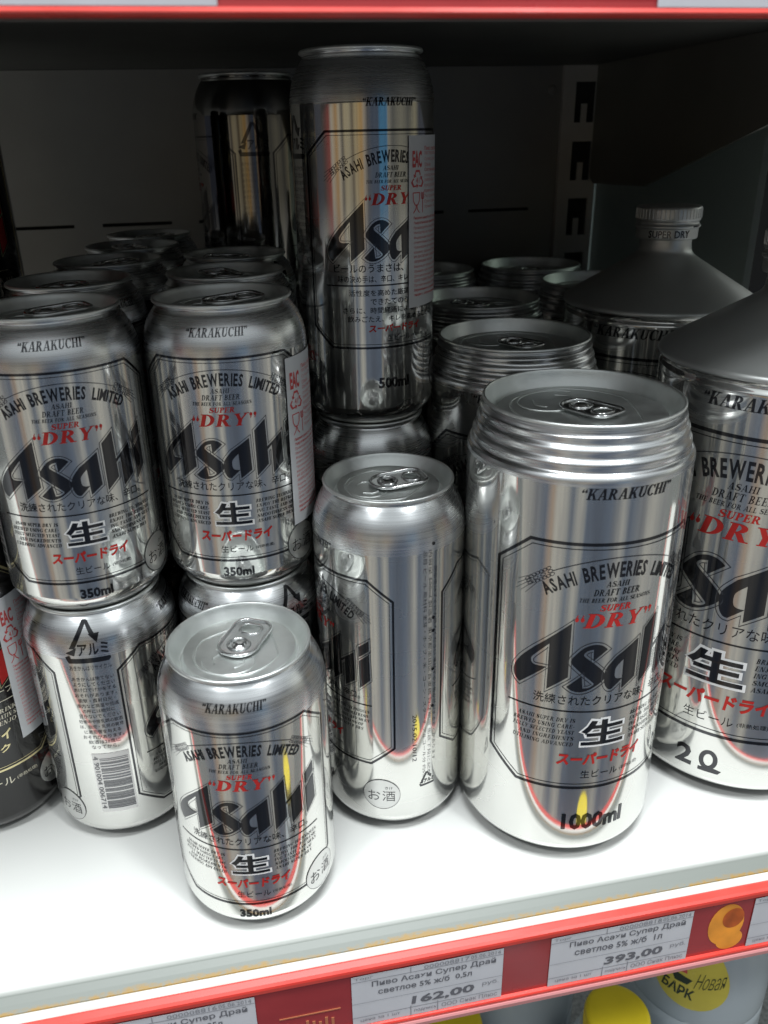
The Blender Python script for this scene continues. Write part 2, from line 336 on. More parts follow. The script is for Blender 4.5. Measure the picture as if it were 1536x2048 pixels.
class Art:
    """flat artwork in (u, z) millimetres, one bin of polygons for each ink; wrapped round a profile afterwards."""
    def __init__(self, su=1, zf=lambda z: z, u0=0, sh=None):
        self.bins = {}; self.su = su; self.zf = zf; self.u0 = u0; self.layer = {}; self.sh = sh or su
    def poly(self, ink, pts, cut=True, lay=0, raw=False):
        if not raw: pts = [(self.u0+u*self.su, self.zf(z)) for u, z in pts]
        self.bins.setdefault(ink, []).append((pts, None, cut, lay))
    def text(self, ink, s, cx, cz, w=None, h=None, shear=0, rot=0, align='c', bold=0, cut=False, serif=False, lay=0, res=2, raw=False):
        if not raw: cx, cz = self.u0+cx*self.su, self.zf(cz); w = w and w*self.su; h = h and h*self.sh
        polys = []
        if serif:
            x = 0
            for ch in s:
                ps, adv = SERIF[ch]
                for p in ps: polys.append([(x+a, b) for a, b in p])
                x += adv+.07
            x -= .07; asp = x
            polys = [([(a/x, b) for a, b in p], None) for p in polys]
        else:
            V, F, asp = glyphs(s, bold, res); polys = [(V, F)]
        if w is None: w = h*asp
        if h is None: h = w/asp
        ox = {'c': -.5, 'l': 0, 'r': -1}[align]
        ca, sa = math.cos(rot), math.sin(rot)
        for V, F in polys:
            P = []
            for a, b in V:
                x = (a+ox)*w+(b-.5)*h*shear; y = (b-.5)*h
                P.append((cx+x*ca-y*sa, cz+x*sa+y*ca))
            self.bins.setdefault(ink, []).append((P, F, cut, lay))
        return w
    def ring(self, ink, outer, inner, cut=True, lay=0):
        n = len(outer)
        for i in range(n):
            j = (i+1) % n; self.poly(ink, [outer[i], outer[j], inner[j], inner[i]], cut, lay)
    def disc(self, ink, cx, cz, rx, rz, lay=0, cut=True, n=36):
        self.poly(ink, [(cx+rx*math.cos(2*math.pi*k/n), cz+rz*math.sin(2*math.pi*k/n)) for k in range(n)], cut, lay)
    def circle(self, ink, cx, cz, rx, rz, t, lay=0, n=36):
        o = [(cx+rx*math.cos(2*math.pi*k/n), cz+rz*math.sin(2*math.pi*k/n)) for k in range(n)]
        i = [(cx+(rx-t)*math.cos(2*math.pi*k/n), cz+(rz-t)*math.sin(2*math.pi*k/n)) for k in range(n)]
        self.ring(ink, o, i, True, lay)
    def build(self, name, ink, Rz, R, parent, off=.12, step=None, m=None):
        """wrap one ink's polygons: u is arc length at radius R, u = 0 faces -Y."""
        if ink not in self.bins: return None
        step = step or R*.075
        big = bmesh.new(); small = bmesh.new(); lb = {}; k = 0
        L1 = big.verts.layers.float.new('lay'); L2 = small.verts.layers.float.new('lay')
        for pts, F, cut, lay in self.bins[ink]:
            bm, Lx = (big, L1) if cut else (small, L2)
            k += 1; e = lay*.09+(k % 12)*.0035
            vv = [bm.verts.new((x, y, 0)) for x, y in pts]
            for v in vv: v[Lx] = e
            for f in (F or [tuple(range(len(vv)))]):
                try: bm.faces.new([vv[i] for i in f])
                except ValueError: pass
        if big.faces:
            big.normal_update()
            bmesh.ops.triangulate(big, faces=[f for f in big.faces if len(f.verts) > 4])
            us = [v.co.x for v in big.verts]; a = math.floor(min(us)/step)*step
            while a < max(us):
                bmesh.ops.bisect_plane(big, geom=big.verts[:]+big.edges[:]+big.faces[:], plane_co=(a, 0, 0), plane_no=(1, 0, 0)); a += step
            z0_ = min(v.co.y for v in big.verts); z1_ = max(v.co.y for v in big.verts); zq = math.ceil(z0_/1.6)*1.6
            while zq < z1_:      # follow the curve of foot and shoulder
                if abs(Rz(zq-1.6)-Rz(zq+1.6)) > .02: bmesh.ops.bisect_plane(big, geom=big.verts[:]+big.edges[:]+big.faces[:], plane_co=(0, zq, 0), plane_no=(0, 1, 0))
                zq += 1.6
        V = []; Fc = []; Nn = []
        for bm, Lx in ((big, L1), (small, L2)):
            bm.verts.index_update(); base = len(V)
            for v in bm.verts:
                u, z, e = v.co.x, v.co.y, v[Lx]; r = Rz(z)+off+e; th = u/R
                V.append((r*math.sin(th)*MM, -r*math.cos(th)*MM, z*MM)); dz = (Rz(z+.5)-Rz(z-.5))
                Nn.append(Vector((math.sin(th), -math.cos(th), -dz)).normalized())
            for f in bm.faces:
                ids = [base+v.index for v in f.verts]
                nrm = f.normal if f.normal.length > 0 else None
                f.normal_update()
                Fc.append(ids if f.normal.z >= 0 else ids[::-1])
            bm.free()
        me = bpy.data.meshes.new(name); me.from_pydata(V, [], Fc); me.update()
        me.polygons.foreach_set('use_smooth', [True]*len(me.polygons))
        try: me.normals_split_custom_set_from_vertices([tuple(n) for n in Nn])
        except Exception: pass
        return link(name, me, parent, m or ink)

def offset_poly(P, d):
    n = len(P); out = []
    area = sum(P[i][0]*P[(i+1) % n][1]-P[(i+1) % n][0]*P[i][1] for i in range(n))
    s = 1 if area > 0 else -1
    for i in range(n):
        a, b, c = P[i-1], P[i], P[(i+1) % n]
        d1 = Vector((b[0]-a[0], b[1]-a[1])).normalized(); d2 = Vector((c[0]-b[0], c[1]-b[1])).normalized()
        n1 = Vector((d1.y, -d1.x))*s; n2 = Vector((d2.y, -d2.x))*s
        m = n1+n2
        m = n1 if m.length < .1 else m.normalized()
        k = d/max(m.dot(n1), .55); out.append((b[0]+m.x*k, b[1]+m.y*k))
    return out
def smooth_poly(P, corners, n=4):
    """round the polygon between the points not listed as corners."""
    c = [(p[0], p[1], 1) if i in corners else p for i, p in enumerate(P)]
    c = c+[c[0]]; k = len(P)
    out = []
    for i in range(k):
        p1, p2 = c[i], c[i+1]; p0 = c[i-1] if (len(p1) < 3 and i > 0) else (P[i-1] if len(p1) < 3 else p1)
        p3 = p2 if len(p2) == 3 else P[(i+2) % k]
        if len(p1) == 3 and len(p2) == 3: out.append((p1[0], p1[1])); continue
        for q in range(n):
            t = q/n
            out.append(tuple(.5*((2*p1[j])+(-p0[j]+p2[j])*t+(2*p0[j]-5*p1[j]+4*p2[j]-p3[j])*t*t+(-p0[j]+3*p1[j]-3*p2[j]+p3[j])*t**3) for j in (0, 1)))
    return out

# the big slanted word mark, letter by letter (u, z in mm on the small can)
LOGO_A = smooth_poly([(-13.4, 77.8), (-24.3, 68.0), (-28.0, 64.0), (-30.2, 60.4), (-30.6, 57.6), (-29.8, 55.6), (-28.4, 54.3), (-20.0, 61.9), (-24.0, 61.9), (-25.0, 63.4), (-24.2, 65.2), (-19.6, 70.2), (-19.5, 54.2), (-13.2, 59.3)], {0, 1, 6, 7, 11, 12, 13})
LOGO_S = smooth_poly([(-12.6, 65.2), (-11.6, 66.9), (-9.0, 69.6), (-6.0, 70.7), (-3.4, 70.3), (-1.6, 69.0), (-5.8, 65.2), (-6.0, 69.2), (-7.8, 68.7), (-8.8, 67.7), (-8.5, 66.6), (-5.2, 64.0), (-2.4, 61.4), (-1.6, 59.8), (-2.3, 58.0), (-5.8, 55.3), (-9.0, 54.2), (-11.6, 54.6), (-13.4, 55.8), (-9.0, 59.9), (-8.4, 55.4), (-6.4, 55.7), (-5.0, 56.8), (-5.6, 57.8), (-8.8, 60.6), (-12.2, 63.8)], {5, 6, 7, 18, 19, 20})
LOGO_BOWL = smooth_poly([(9.0, 70.8), (1.7, 65.9), (-1.1, 62.5), (-1.8, 59.9), (-1.4, 56.7), (-.3, 54.9), (.9, 54.6), (4.6, 57.9), (3.2, 57.9), (2.0, 58.5), (1.6, 60.2), (2.0, 62.4), (4.4, 64.8)], {0, 1, 6, 7, 12})
LOGO_ASTEM = [(9.0, 70.8), (9.3, 57.4), (4.7, 54.2), (4.35, 65.5)]
LOGO_AOUT = LOGO_BOWL[:LOGO_BOWL.index((4.6, 57.9))]+[(4.65, 57.5), (4.7, 54.2), (9.3, 57.4)]
LOGO_H = [(11.4, 73.6), (16.0, 77.6), (16.4, 58.6), (11.4, 54.4)]
LOGO_H2 = [(18.4, 66.6), (23.0, 70.9), (23.4, 58.0), (18.5, 54.3)]
LOGO_HL = [(16.2, 64.6), (16.2, 65.9), (23.0, 70.9), (18.4, 66.4)]
LOGO_HOUT = [(11.4, 73.6), (16.0, 77.6), (16.2, 66.0), (23.0, 70.9), (23.4, 58.0), (18.5, 54.3), (18.4, 65.8), (16.25, 64.2), (16.4, 58.6), (11.4, 54.4)]
LOGO_I1 = [(25.5, 74.2), (30.2, 77.8), (30.2, 73.0), (25.5, 69.4)]
LOGO_I2 = [(25.5, 67.6), (30.2, 71.6), (30.5, 59.4), (25.6, 54.6)]

PARA_L = ['ASAHI SUPER DRY IS', 'BREWED USING CARE-', 'FULLY SELECTED YEAST', 'AND INGREDIENTS', 'UTILISING ADVANCED']
PARA_R = ['BREWING TECHNIQUES', 'ENJOY THE REFRESH-', 'ING TASTE AND SILKY', 'SMOOTHNESS OF', 'ASAHI SUPER DRY']

def octagon(hw, z0, z1, cx, cz, d=0, czb=None):
    czb = czb or cz
    k = d*.4142
    return [(-hw+cx+k, z1-d), (hw-cx-k, z1-d), (hw-d, z1-cz-k), (hw-d, z0+czb+k), (hw-cx-k, z0+d), (-hw+cx+k, z0+d), (-hw+d, z0+czb+k), (-hw+d, z1-cz-k)]

def front_label(A, kar, vol, ftop=103.5, fbot=17, volz=12.2, karw=25.4, variant='clear', inks=None, hw=38.75, vol_h=4.4, vol_w=12.8, sake=True):
    ik = dict(main=INK, fine=INK, red=RED, frost=FROST, halo=WHT, frame=INK, hair=HAIR)
    if inks: ik.update(inks)
    K = A.zf
    zi = lambda zmm: zmm     # z values below are on the small can's scale
    for du in (-.06, .07): A.text(ik['main'], '“KARAKUCHI”', du, kar, w=karw, h=3.3, shear=.22, serif=True, cut=False)
    t = 1.0
    A.ring(ik['frame'], octagon(hw, fbot, ftop, 11, 9), octagon(hw, fbot, ftop, 11, 9, .95))
    A.ring(ik['frame'], octagon(hw, fbot, ftop, 11, 9, 1.9), octagon(hw, fbot, ftop, 11, 9, 2.12))
    # arc line with barley ears
    r0 = 45.5; zc = 99-r0; pts = []
    for k in range(25):
        a = R_(-27+54*k/24); pts.append((r0*math.sin(a), zc+r0*math.cos(a), (r0-.28)*math.sin(a), zc+(r0-.28)*math.cos(a)))
    for p, q in zip(pts, pts[1:]): A.poly(ik['hair'], [(p[0], p[1]), (q[0], q[1]), (q[2], q[3]), (p[2], p[3])])
    for s in (-1, 1):
        c0 = Vector((s*20.6, 94.1)); dr = Vector((s*.82, -.57)); nr = Vector((dr.y, -dr.x))*s
        for k in range(7):
            for side in (-1, 0, 1):
                if side == 0 and k % 2: continue
                c = c0+dr*(k*1.28+.5)+nr*side*(1.05 if k < 5 else .8)
                pl = []; pi = []
                for q in range(10):
                    a = 2*math.pi*q/10; e = dr*math.cos(a)*.95+nr*math.sin(a)*.52
                    pl.append((c.x+e.x, c.y+e.y)); pi.append((c.x+e.x*.74, c.y+e.y*.70))
                A.ring(ik['hair'], pl, pi, cut=False)
        for k in range(5):
            a = c0+dr*(7.6-abs(k-2)*.7)+nr*(k-2)*.7; b = a+dr*(6.0-abs(k-2)*.5)+nr*((k-2)*.45+.4)
            A.poly(ik['hair'], [(a.x, a.y), (b.x, b.y), (b.x+nr.x*.16, b.y+nr.y*.16), (a.x+nr.x*.2, a.y+nr.y*.2)], cut=False)
    # maker's line on the arc
    def arc(word, a0, a1, h0, hmid):
        n = len(word); W = [glyphs(ch, .02)[2] if ch != ' ' else .3 for ch in word]; W = [w+.16 for w in W]; tot = sum(W); acc = 0
        for ch, w in zip(word, W):
            a = a0+(a1-a0)*(acc+w/2)/tot; f = 1-abs(a)/38; h = h0+(hmid-h0)*max(f, 0)
            rad = 39+h/2
            su, sz = rad*math.sin(R_(a)), 53.5+rad*math.cos(R_(a))
            wmm = abs(a1-a0)*R_(1)*rad*(w-.14)/tot
            A.text(ik['main'], ch, su, sz, w=wmm, h=h, rot=R_(-a), bold=.03)
            acc += w
    arc('ASAHI', -34, -18.8, 4.3, 4.9); arc('BREWERIES', -16.2, 12.2, 4.7, 5.1); arc('LIMITED', 15.4, 35, 4.3, 4.9)
    A.text(ik['fine'], 'ASAHI', -.5, 90.6, w=7.2, h=1.8, shear=.2, serif=True)
    A.text(ik['fine'], 'DRAFT BEER', -.3, 88.0, w=14.8, h=2.1, shear=.2, serif=True)
    A.text(ik['fine'], 'THE BEER FOR ALL SEASONS', -.3, 85.5, w=23.2, h=1.35, shear=.2, serif=True)
    for du in (-.05, .06): A.text(ik['red'], 'SUPER', -.3+du, 83.0, w=10.0, h=2.1, shear=.25, serif=True)
    for ch, u, w in (('D', -6.4, 5.8), ('R', .2, 5.9), ('Y', 6.4, 5.4)):
        for du in (-.16, .16): A.text(ik['red'], ch, u+du, 78.8, w=w, h=4.9, shear=.28, serif=True)
    A.text(ik['red'], '“', -11.3, 77.5, w=3.2, h=7.5, shear=.1, serif=True); A.text(ik['red'], '”', 11.3, 77.5, w=3.2, h=7.5, shear=.1, serif=True)
    for p in (LOGO_A, LOGO_S, LOGO_BOWL, LOGO_ASTEM, LOGO_H, LOGO_H2, LOGO_HL, LOGO_I1, LOGO_I2): A.poly(ik.get('logo', ik['main']), p, lay=0)
    for p in (LOGO_A, LOGO_S, LOGO_AOUT, LOGO_HOUT, LOGO_I1, LOGO_I2): A.ring(ik['hair'], offset_poly(p, .95), offset_poly(p, .72))
    if variant == 'clear':
        A.text(ik['fine'], '洗練されたクリアな味、辛口。', 1.0, 51.0, w=49, h=3.7, bold=.0, cut=True)
        A.poly(ik['main'], [(-32, 46.7), (31, 46.7), (31, 47.2), (-32, 47.2)])
        for i, s in enumerate(PARA_L): A.text(ik['fine'], s, -9.6, 43.6-i*2.25, w=20-(i == 0)*1.5-(i == 3)*2, h=1.45, shear=.2, serif=True, align='r')
        for i, s in enumerate(PARA_R): A.text(ik['fine'], s, 9.8, 43.6-i*2.25, w=20-(i >= 3)*3, h=1.45, shear=.2, serif=True, align='l')
        A.text(ik['halo'], '生', .1, 39.0, w=16.6, h=11.4, bold=.075, cut=True, lay=-.3)
        A.text(ik['main'], '生', .1, 39.0, w=15.0, h=9.8, bold=.028, shear=0, cut=True, lay=.5)
        A.text(ik['red'], 'スーパードライ', .6, 28.9, w=30.0, h=4.9, shear=.1, bold=.045, cut=True)
        A.text(ik['fine'], '生ビール', .4, 22.9, w=13.2, h=3.1, bold=-.004); A.text(ik['fine'], '(非熱処理)', 8.0, 22.6, w=8.0, h=1.7, align='l')
    elif variant == 'umasa':
        A.text(ik['fine'], 'ビールのうまさは、酵母で決まる。', 3.0, 51.4, w=62, h=4.0, bold=.012, cut=True)
        A.text(ik['fine'], '味の決め手は、辛口、キレ、そしてできたて。', 3.0, 47.0, w=58, h=3.2, bold=.008, cut=True)
        A.poly(ik['main'], [(-32, 44.0), (31, 44.0), (31, 44.6), (-32, 44.6)])
        for i, (s, w) in enumerate((('活性度を高めた厳選酵母が生む', 46), ('できたてのうまさ', 26), ('さらに、時間経過による劣化を抑え', 52), ('飲みごたえ、キレを高めることに', 48))):
            A.text(ik['fine'], s, 2.0, 41.2-i*3.7, w=w, h=2.9, bold=.008, cut=True)
        A.text(ik['red'], 'スーパードライ', 1.5, 26.0, w=27.0, h=3.6, shear=.1, bold=.04, cut=True)
        A.text(ik['fine'], '生ビール', 3.0, 21.6, w=12.0, h=3.0); A.text(ik['fine'], '(非熱処理)', 10.0, 21.4, w=8.0, h=1.5, align='l')
    else:   # the black can's own wording
        A.text(ik['fine'], '洗練されたコクのシャープ', 0, 51.6, w=46, h=3.6, bold=.01, cut=True); A.text(ik['fine'], '辛口の製法', 2, 47.0, w=21, h=3.2, bold=.01); A.poly(ik['fine'], [(14, 46.8), (27, 46.8), (27, 47.2), (14, 47.2)])
        for i, s in enumerate(('DRINK ALL', 'SATIN SMOOTH', 'ENJOY THE')): A.text(ik['fine'], s, 12.8+i*.4, 42.6-i*2.9, w=17, h=2.1, shear=.2, serif=True, align='l')
        A.text(ik['main'], '生', -2, 40.0, w=14.0, h=10, bold=.03, cut=True)
        A.text(ik['red2'], 'スーパードライ', .6, 31.0, w=34.0, h=5.4, shear=.1, bold=.04, cut=True); A.text(ik['red2'], 'ブラック', 6, 24.5, w=20, h=4.2, shear=.1, bold=.03, cut=True)
        A.text(ik['fine'], '生ビール', 4.0, 8.0, w=21, h=4.4, bold=0, cut=True); A.text(ik['fine'], '(非熱処理)', 15.5, 7.6, w=10.0, h=2.2, align='l')
    if vol: A.text(ik['main'], vol, .2, volz, w=vol_w, h=vol_h, bold=.04, cut=True)
    if sake: sake_mark(A, 31.2, 19.0, ik)
def sake_mark(A, u, z, ik=None, r=8.6):
    ik = ik or dict(frost=FROST, fine=INK, hair=HAIR)
    kz = A.su/ (A.zf(z+1)-A.zf(z))
    A.disc(ik['frost'], u, z, r, r*kz, lay=.8); A.circle(ik['hair'], u, z, r, r*kz, .2, lay=1.4)
    A.text(ik['fine'], 'お', u-3.5, z-.8, w=5.6, h=5.6, bold=-.008, lay=1.7, cut=True); A.text(ik['fine'], '酒', u+3.3, z-.8, w=5.8, h=5.8, bold=-.008, lay=1.7, cut=True)
    A.text(ik['fine'], 'さけ', u+3.3, z+3.9*kz, w=3.4, h=1.5, lay=1.7)
def alu_mark(A, u, z, s=1.0, ink=None):
    ink = ink or INK
    kz = A.su/(A.zf(z+1)-A.zf(z))
    for P in ([(-1.3, 18), (.8, 18), (-5.0, 6.8), (-7.4, 6.8)], [(-.6, 18), (1.2, 17.6), (4.2, 12.2), (1.9, 12.2)], [(1.2, 12.6), (6.0, 12.9), (4.6, 9.0)], [(-9.0, 4.9), (-4.2, 7.3), (-5.4, 3.6)],
              [(-9.4, 3.0), (-8.2, 0), (8.3, 0), (9.3, 1.3), (9.0, 2.2), (-7.0, 2.2), (-7.6, 3.8)]):
        A.poly(ink, [(u+a*s, z+b*s*kz) for a, b in P])
    A.text(ink, 'アルミ', u+2.6*s, z+6.2*s*kz, w=12.6*s, h=5.2*s, bold=.02, cut=True)
def back_block(A, u):
    """recycling mark, warnings and bar code between the two labels of the small can."""
    alu_mark(A, u, 100.4)
    lines = ['あきかんはリサイクル', '', 'あきかんは捨てない', 'ようにしてください', 'あけ口でけがをする', 'おそれがあります。', '衝撃・直射日光・', '車内など高温や低温', 'の所には絶対に', '置かないでください', '妊娠中や授乳期の飲酒', 'は、胎児・乳児の発育', 'に悪影響を与える', 'おそれがあります。', '飲酒は20歳に', 'なってから。']
    for i, s in enumerate(lines):
        if s: A.text(HAIR, s, u+(.3 if i else .2), 97.9-i*2.78, w=min(18.5, 1.95*len(s)) if i else 17.5, h=2.0 if i else 2.4)
    A.poly(PATCH, [(u-6.6, 19), (u+9.6, 19), (u+9.6, 52.5), (u-6.6, 52.5)], lay=0)
    rnd = random.Random(7); z = 21.0
    while z < 50.5:
        t = rnd.choice((.28, .28, .56, .84)); A.poly(HAIR, [(u-3.4, z), (u+8.8, z), (u+8.8, z+t), (u-3.4, z+t)], lay=1.2); z += t+rnd.choice((.3, .3, .6, .9))
    A.text(HAIR, '4 901004 006714', u-5.0, 36, w=30, h=2.2, rot=-math.pi/2, lay=1.4)
def side_strip(A, u):
    """vertical small print, drinker's mark and recycling mark on the tall can's seam side."""
    for i, s in enumerate(('品目 ビール 原材料 麦芽・ホップ・米・コーン・スターチ アルコール分 約5%', '内容量 500ml 製造者 東京都墨田区吾妻橋 賞味期限 缶底下段に記載', '開缶後はすぐにお飲みください 凍結すると缶が破裂することがあります')):
        A.text(HAIR, s, u+4.5+i*2.5, 62, w=116 if i < 2 else 100, h=1.7, rot=-math.pi/2, bold=-.012)
    A.text(HAIR, '2015.02.10/12', u-.2, 30, w=26, h=2.0, rot=-math.pi/2)
    for z in (118, 86, 80, 62, 44): A.disc(INK, u+8.6, z, .75, .7, cut=False)
    alu_mark(A, u+6, 3.6, .42)

# ------------------------------------------------------------------ cans
def lerp_prof(prof):
    pts = sorted(prof, key=lambda p: p[1])
    def f(z):
        if z <= pts[0][1]: return pts[0][0]
        for a, b in zip(pts, pts[1:]):
            if z <= b[1]: return a[0]+(b[0]-a[0])*(z-a[1])/max(b[1]-a[1], 1e-9)
        return pts[-1][0]
    return f
def can_profile(R, H, rim, zsh):
    """outer wall, from the foot ring to under the rim; zsh = where the shoulder starts."""
    k = R/33.1; d = H-zsh
    foot = smooth_prof([(R-9.5*k, 3.5), (R-8.6*k, .4, 1), (R-7.4*k, .2), (R-5.2*k, 2.6), (R-2.4*k, 5.4), (R-.7*k, 8.0), (R, 10.6, 1)], 5)+[(R, 10.9), (R, 12.5)]
    sh = [(R, zsh-2), (R, zsh-.5)]+smooth_prof([(R, zsh-.2, 1), (R-.25, zsh+d*.16), (R-1.1, zsh+d*.36), (R-2.8, zsh+d*.58), (R-5.0, zsh+d*.76), (rim-1.5, zsh+d*.87), (rim-1.0, zsh+d*.92), (rim, zsh+d*.955, 1)], 5)
    return foot+sh, len(foot)
def lid_profile(rim, H, deep=1.0):
    return smooth_prof([(rim-.9, H-1.9), (rim, H-1.3), (rim-.1, H-.4), (rim-.7, H), (rim-1.3, H-.5), (rim-2.2, H-2.6*deep), (rim-4.2, H-6.2*deep), (rim-4.8, H-6.8*deep), (rim-5.5, H-6.7*deep), (rim-6.0, H-4.6*deep), (rim-6.5, H-4.3*deep, 1), (0, H-4.25*deep)], 4)

def tube(bm, pts, r, closed=True, n=8):
    rings = []; k = len(pts)
    for i, p in enumerate(pts):
        p = Vector(p); a = Vector(pts[i-1] if (closed or i) else pts[i]); b = Vector(pts[(i+1) % k] if (closed or i+1 < k) else pts[i])
        t = (b-a).normalized(); up = Vector((0, 0, 1)); s = t.cross(up)
        s = s.normalized() if s.length > 1e-6 else Vector((1, 0, 0)); up = s.cross(t)
        rings.append([bm.verts.new((p+s*r*math.cos(2*math.pi*q/n)+up*r*math.sin(2*math.pi*q/n))*MM) for q in range(n)])
    for i in range(k if closed else k-1):
        a, b = rings[i], rings[(i+1) % k]
        for q in range(n):
            f = bm.faces.new((a[q], a[(q+1) % n], b[(q+1) % n], b[q])); f.smooth = True
def rrect(w, l, y0, r, n=6):
    """outline of the pull tab: wide rounded grip end at +y, rounded nose at -y."""
    P = []
    for cx, cy, a0 in ((w/2-r, y0+l-r, 0), (-w/2+r, y0+l-r, 90), (-w/2+r*1.5, y0+r*1.5, 180), (w/2-r*1.5, y0+r*1.5, 270)):
        rr = r if a0 < 180 else r*1.5
        for k in range(n+1):
            a = R_(a0+90*k/n); P.append((cx+rr*math.cos(a), cy+rr*math.sin(a)))
    return P
def make_tab(parent, z, s, ang):
    bm = bmesh.new()
    W, Lg = 15.5*s, 24*s; y0 = -7.5*s; zt = z+1.5
    out = rrect(W, Lg, y0, 4.6*s); tilt = lambda y: zt+max(0, (y+2*s))*.035
    tube(bm, [(x, y, tilt(y)) for x, y in out], .75*s)
    # plate with a finger hole and an embossed nose hollow
    hole = rrect(8.6*s, 6.6*s, 7.0*s, 2.4*s)
    ins = [(x*.93, (y-4.5*s)*.95+4.5*s) for x, y in out]; n = len(ins)
    vo = [bm.verts.new((x*MM, y*MM, (tilt(y)-.1)*MM)) for x, y in ins]; vi = [bm.verts.new((x*MM, y*MM, (tilt(y)-.15)*MM)) for x, y in hole]
    for i in range(n):
        j = (i+1) % n; f = bm.faces.new((vo[i], vo[j], vi[j], vi[i])); f.smooth = True
    tube(bm, [(x, y, tilt(y)) for x, y in hole], .55*s, n=6)
    rg = [(4.4*s*math.cos(2*math.pi*k/24), 4.0*s*math.sin(2*math.pi*k/24)-.2*s, zt+.25) for k in range(24)]
    tube(bm, rg, .5*s, n=6)
    for k, (r, h) in enumerate(((2.6, .35), (1.9, .9), (.9, 1.15))):
        pass
    prev = None
    for r, h in ((3.0, .1), (2.5, .55), (1.9, .95), (1.0, 1.15), (.05, 1.2)):
        ring = [bm.verts.new((r*s*math.cos(2*math.pi*q/20)*MM, r*s*math.sin(2*math.pi*q/20)*MM, (zt+h*s)*MM)) for q in range(20)]
        if prev:
            for q in range(20):
                f = bm.faces.new((prev[q], prev[(q+1) % 20], ring[(q+1) % 20], ring[q])); f.smooth = True
        prev = ring
    o = bm_obj('pull_tab', bm, TAB, parent); o.rotation_euler = (0, 0, ang); return o
def make_lid(parent, rim, H, ang, s=1.0, deep=1.0, tab=True):
    lid = link('lid', lathe_mesh('lid', lid_profile(rim, H, deep), 96, [LID]), parent)
    if not tab: return lid
    z = H-4.25*deep
    bm = bmesh.new()      # pressed bead round the panel and the scored mouth
    pr = (rim-7.2)
    bead = []
    for k in range(40):
        a = 2*math.pi*k/40; y = -math.cos(a)*pr*.88; w = pr*(.80 if y < 0 else .80-.55*(y/pr))*abs(math.sin(a))**.8*(1 if math.sin(a) > 0 else -1)
        bead.append((w, y, z+.02))
    tube(bm, bead, .42*s, n=6)
    mouth = []
    for k in range(22):
        a = R_(200+k*300/21); mouth.append((pr*.50*math.cos(a+.0), -pr*.46+pr*.40*math.sin(a), z+.02))
    tube(bm, mouth, .30*s, closed=False, n=6)
    for xx in (-1, 1): tube(bm, [(xx*pr*.20, -pr*.62, z+.02), (xx*pr*.32, -pr*.46, z+.05), (xx*pr*.26, -pr*.32, z+.02)], .38*s, closed=False, n=6)
    o = bm_obj('panel_bead', bm, LID, lid); o.rotation_euler = (0, 0, ang)
    make_tab(lid, z, s, ang)
    return lid

def build_prints(A, Rz, R, root, names=None):
    nm = {INK: 'black_lettering', RED: 'red_lettering', WHT: 'white_outline', FROST: 'round_mark', HAIR: 'fine_print', PATCH: 'barcode_patch', GOLD: 'gold_lettering', CREAM: 'cream_lettering'}
    for ink in list(A.bins):
        if ink in (WHT, FROST):      # the outlined character and the round mark: one piece for each label side
            allp = A.bins[ink]; half = {}
            for q in allp: half.setdefault(round(sum(p[0] for p in q[0])/len(q[0])/12), []).append(q)
            for q in half.values(): A.bins[ink] = q; A.build(nm[ink], ink, Rz, R, root)
            A.bins[ink] = allp
        else: A.build(nm.get(ink, 'print'), ink, Rz, R, root)

def small_can(label, loc, az, tab, group, blank=False):
    t = thing('beer_can', label, 'can', loc, az, group)
    H, R, rim = 122, 33.1, 27.9
    prof, nf = can_profile(R, H, rim, 102.5)
    link('body', lathe_mesh('body', prof, 112, [ALU, SHO], lambda i: 1 if i >= nf+3 else 0), t)
    make_lid(t, rim, H, tab)
    Rz = lerp_prof([p for p in prof if p[1] > .3])
    A = Art(1, lambda z: z, 0); front_label(A, 112.6, '350ml')
    A.u0 = math.pi*R; front_label(A, 112.6, '350ml'); A.u0 = 0
    back_block(A, -math.pi*R/2+2.8)
    build_prints(A, Rz, R, t); return t
def tall_can(label, loc, az, tab, group, variant='clear', black=False):
    t = thing('beer_can', label, 'can', loc, az, group)
    H, R, rim = 168, 33.1, 27.9
    prof, nf = can_profile(R, H, rim, 146)
    link('body', lathe_mesh('body', prof, 112, [BLK, BLK] if black else [ALU, SHO], lambda i: 1 if i >= nf+3 else 0), t)
    make_lid(t, rim, H, tab)
    Rz = lerp_prof([p for p in prof if p[1] > .3])
    zf = lambda z: 1.08*z+22
    A = Art(1, zf, 0, 1.0)
    kw = dict(variant=variant, volz=1.5, ftop=105.0, hw=41.2)
    if black: kw.update(inks=dict(main=GOLD, fine=CREAM, red=CREAM, red2=GOLD, frost=FROST, halo=BLK, frame=GOLD, hair=GOLD, logo=RED), vol='', variant='black', fbot=13.5)
    for u0 in (0, math.pi*R):
        A.u0 = u0; k2 = dict(kw); v = k2.pop('vol', '500ml')
        front_label(A, 114.8, v, **{**k2, 'sake': False}, vol_w=16 if variant == 'umasa' else 12.8, vol_h=5.4 if variant == 'umasa' else 4.4)
        sake_mark(A, 34.5, 1.5)
    A.u0 = math.pi*R/2-4; side_strip(A, 2)
    A.zf = lambda z: z
    A.u0 = -math.pi*R/2; alu_mark(A, 0, 124, 1.0)
    for i in range(14): A.text(HAIR, ('あきかんはリサイクル', 'ようにしてください', 'おそれがあります。')[i % 3], 0, 120-i*3, w=16, h=2)
    build_prints(A, Rz, R, t); return t
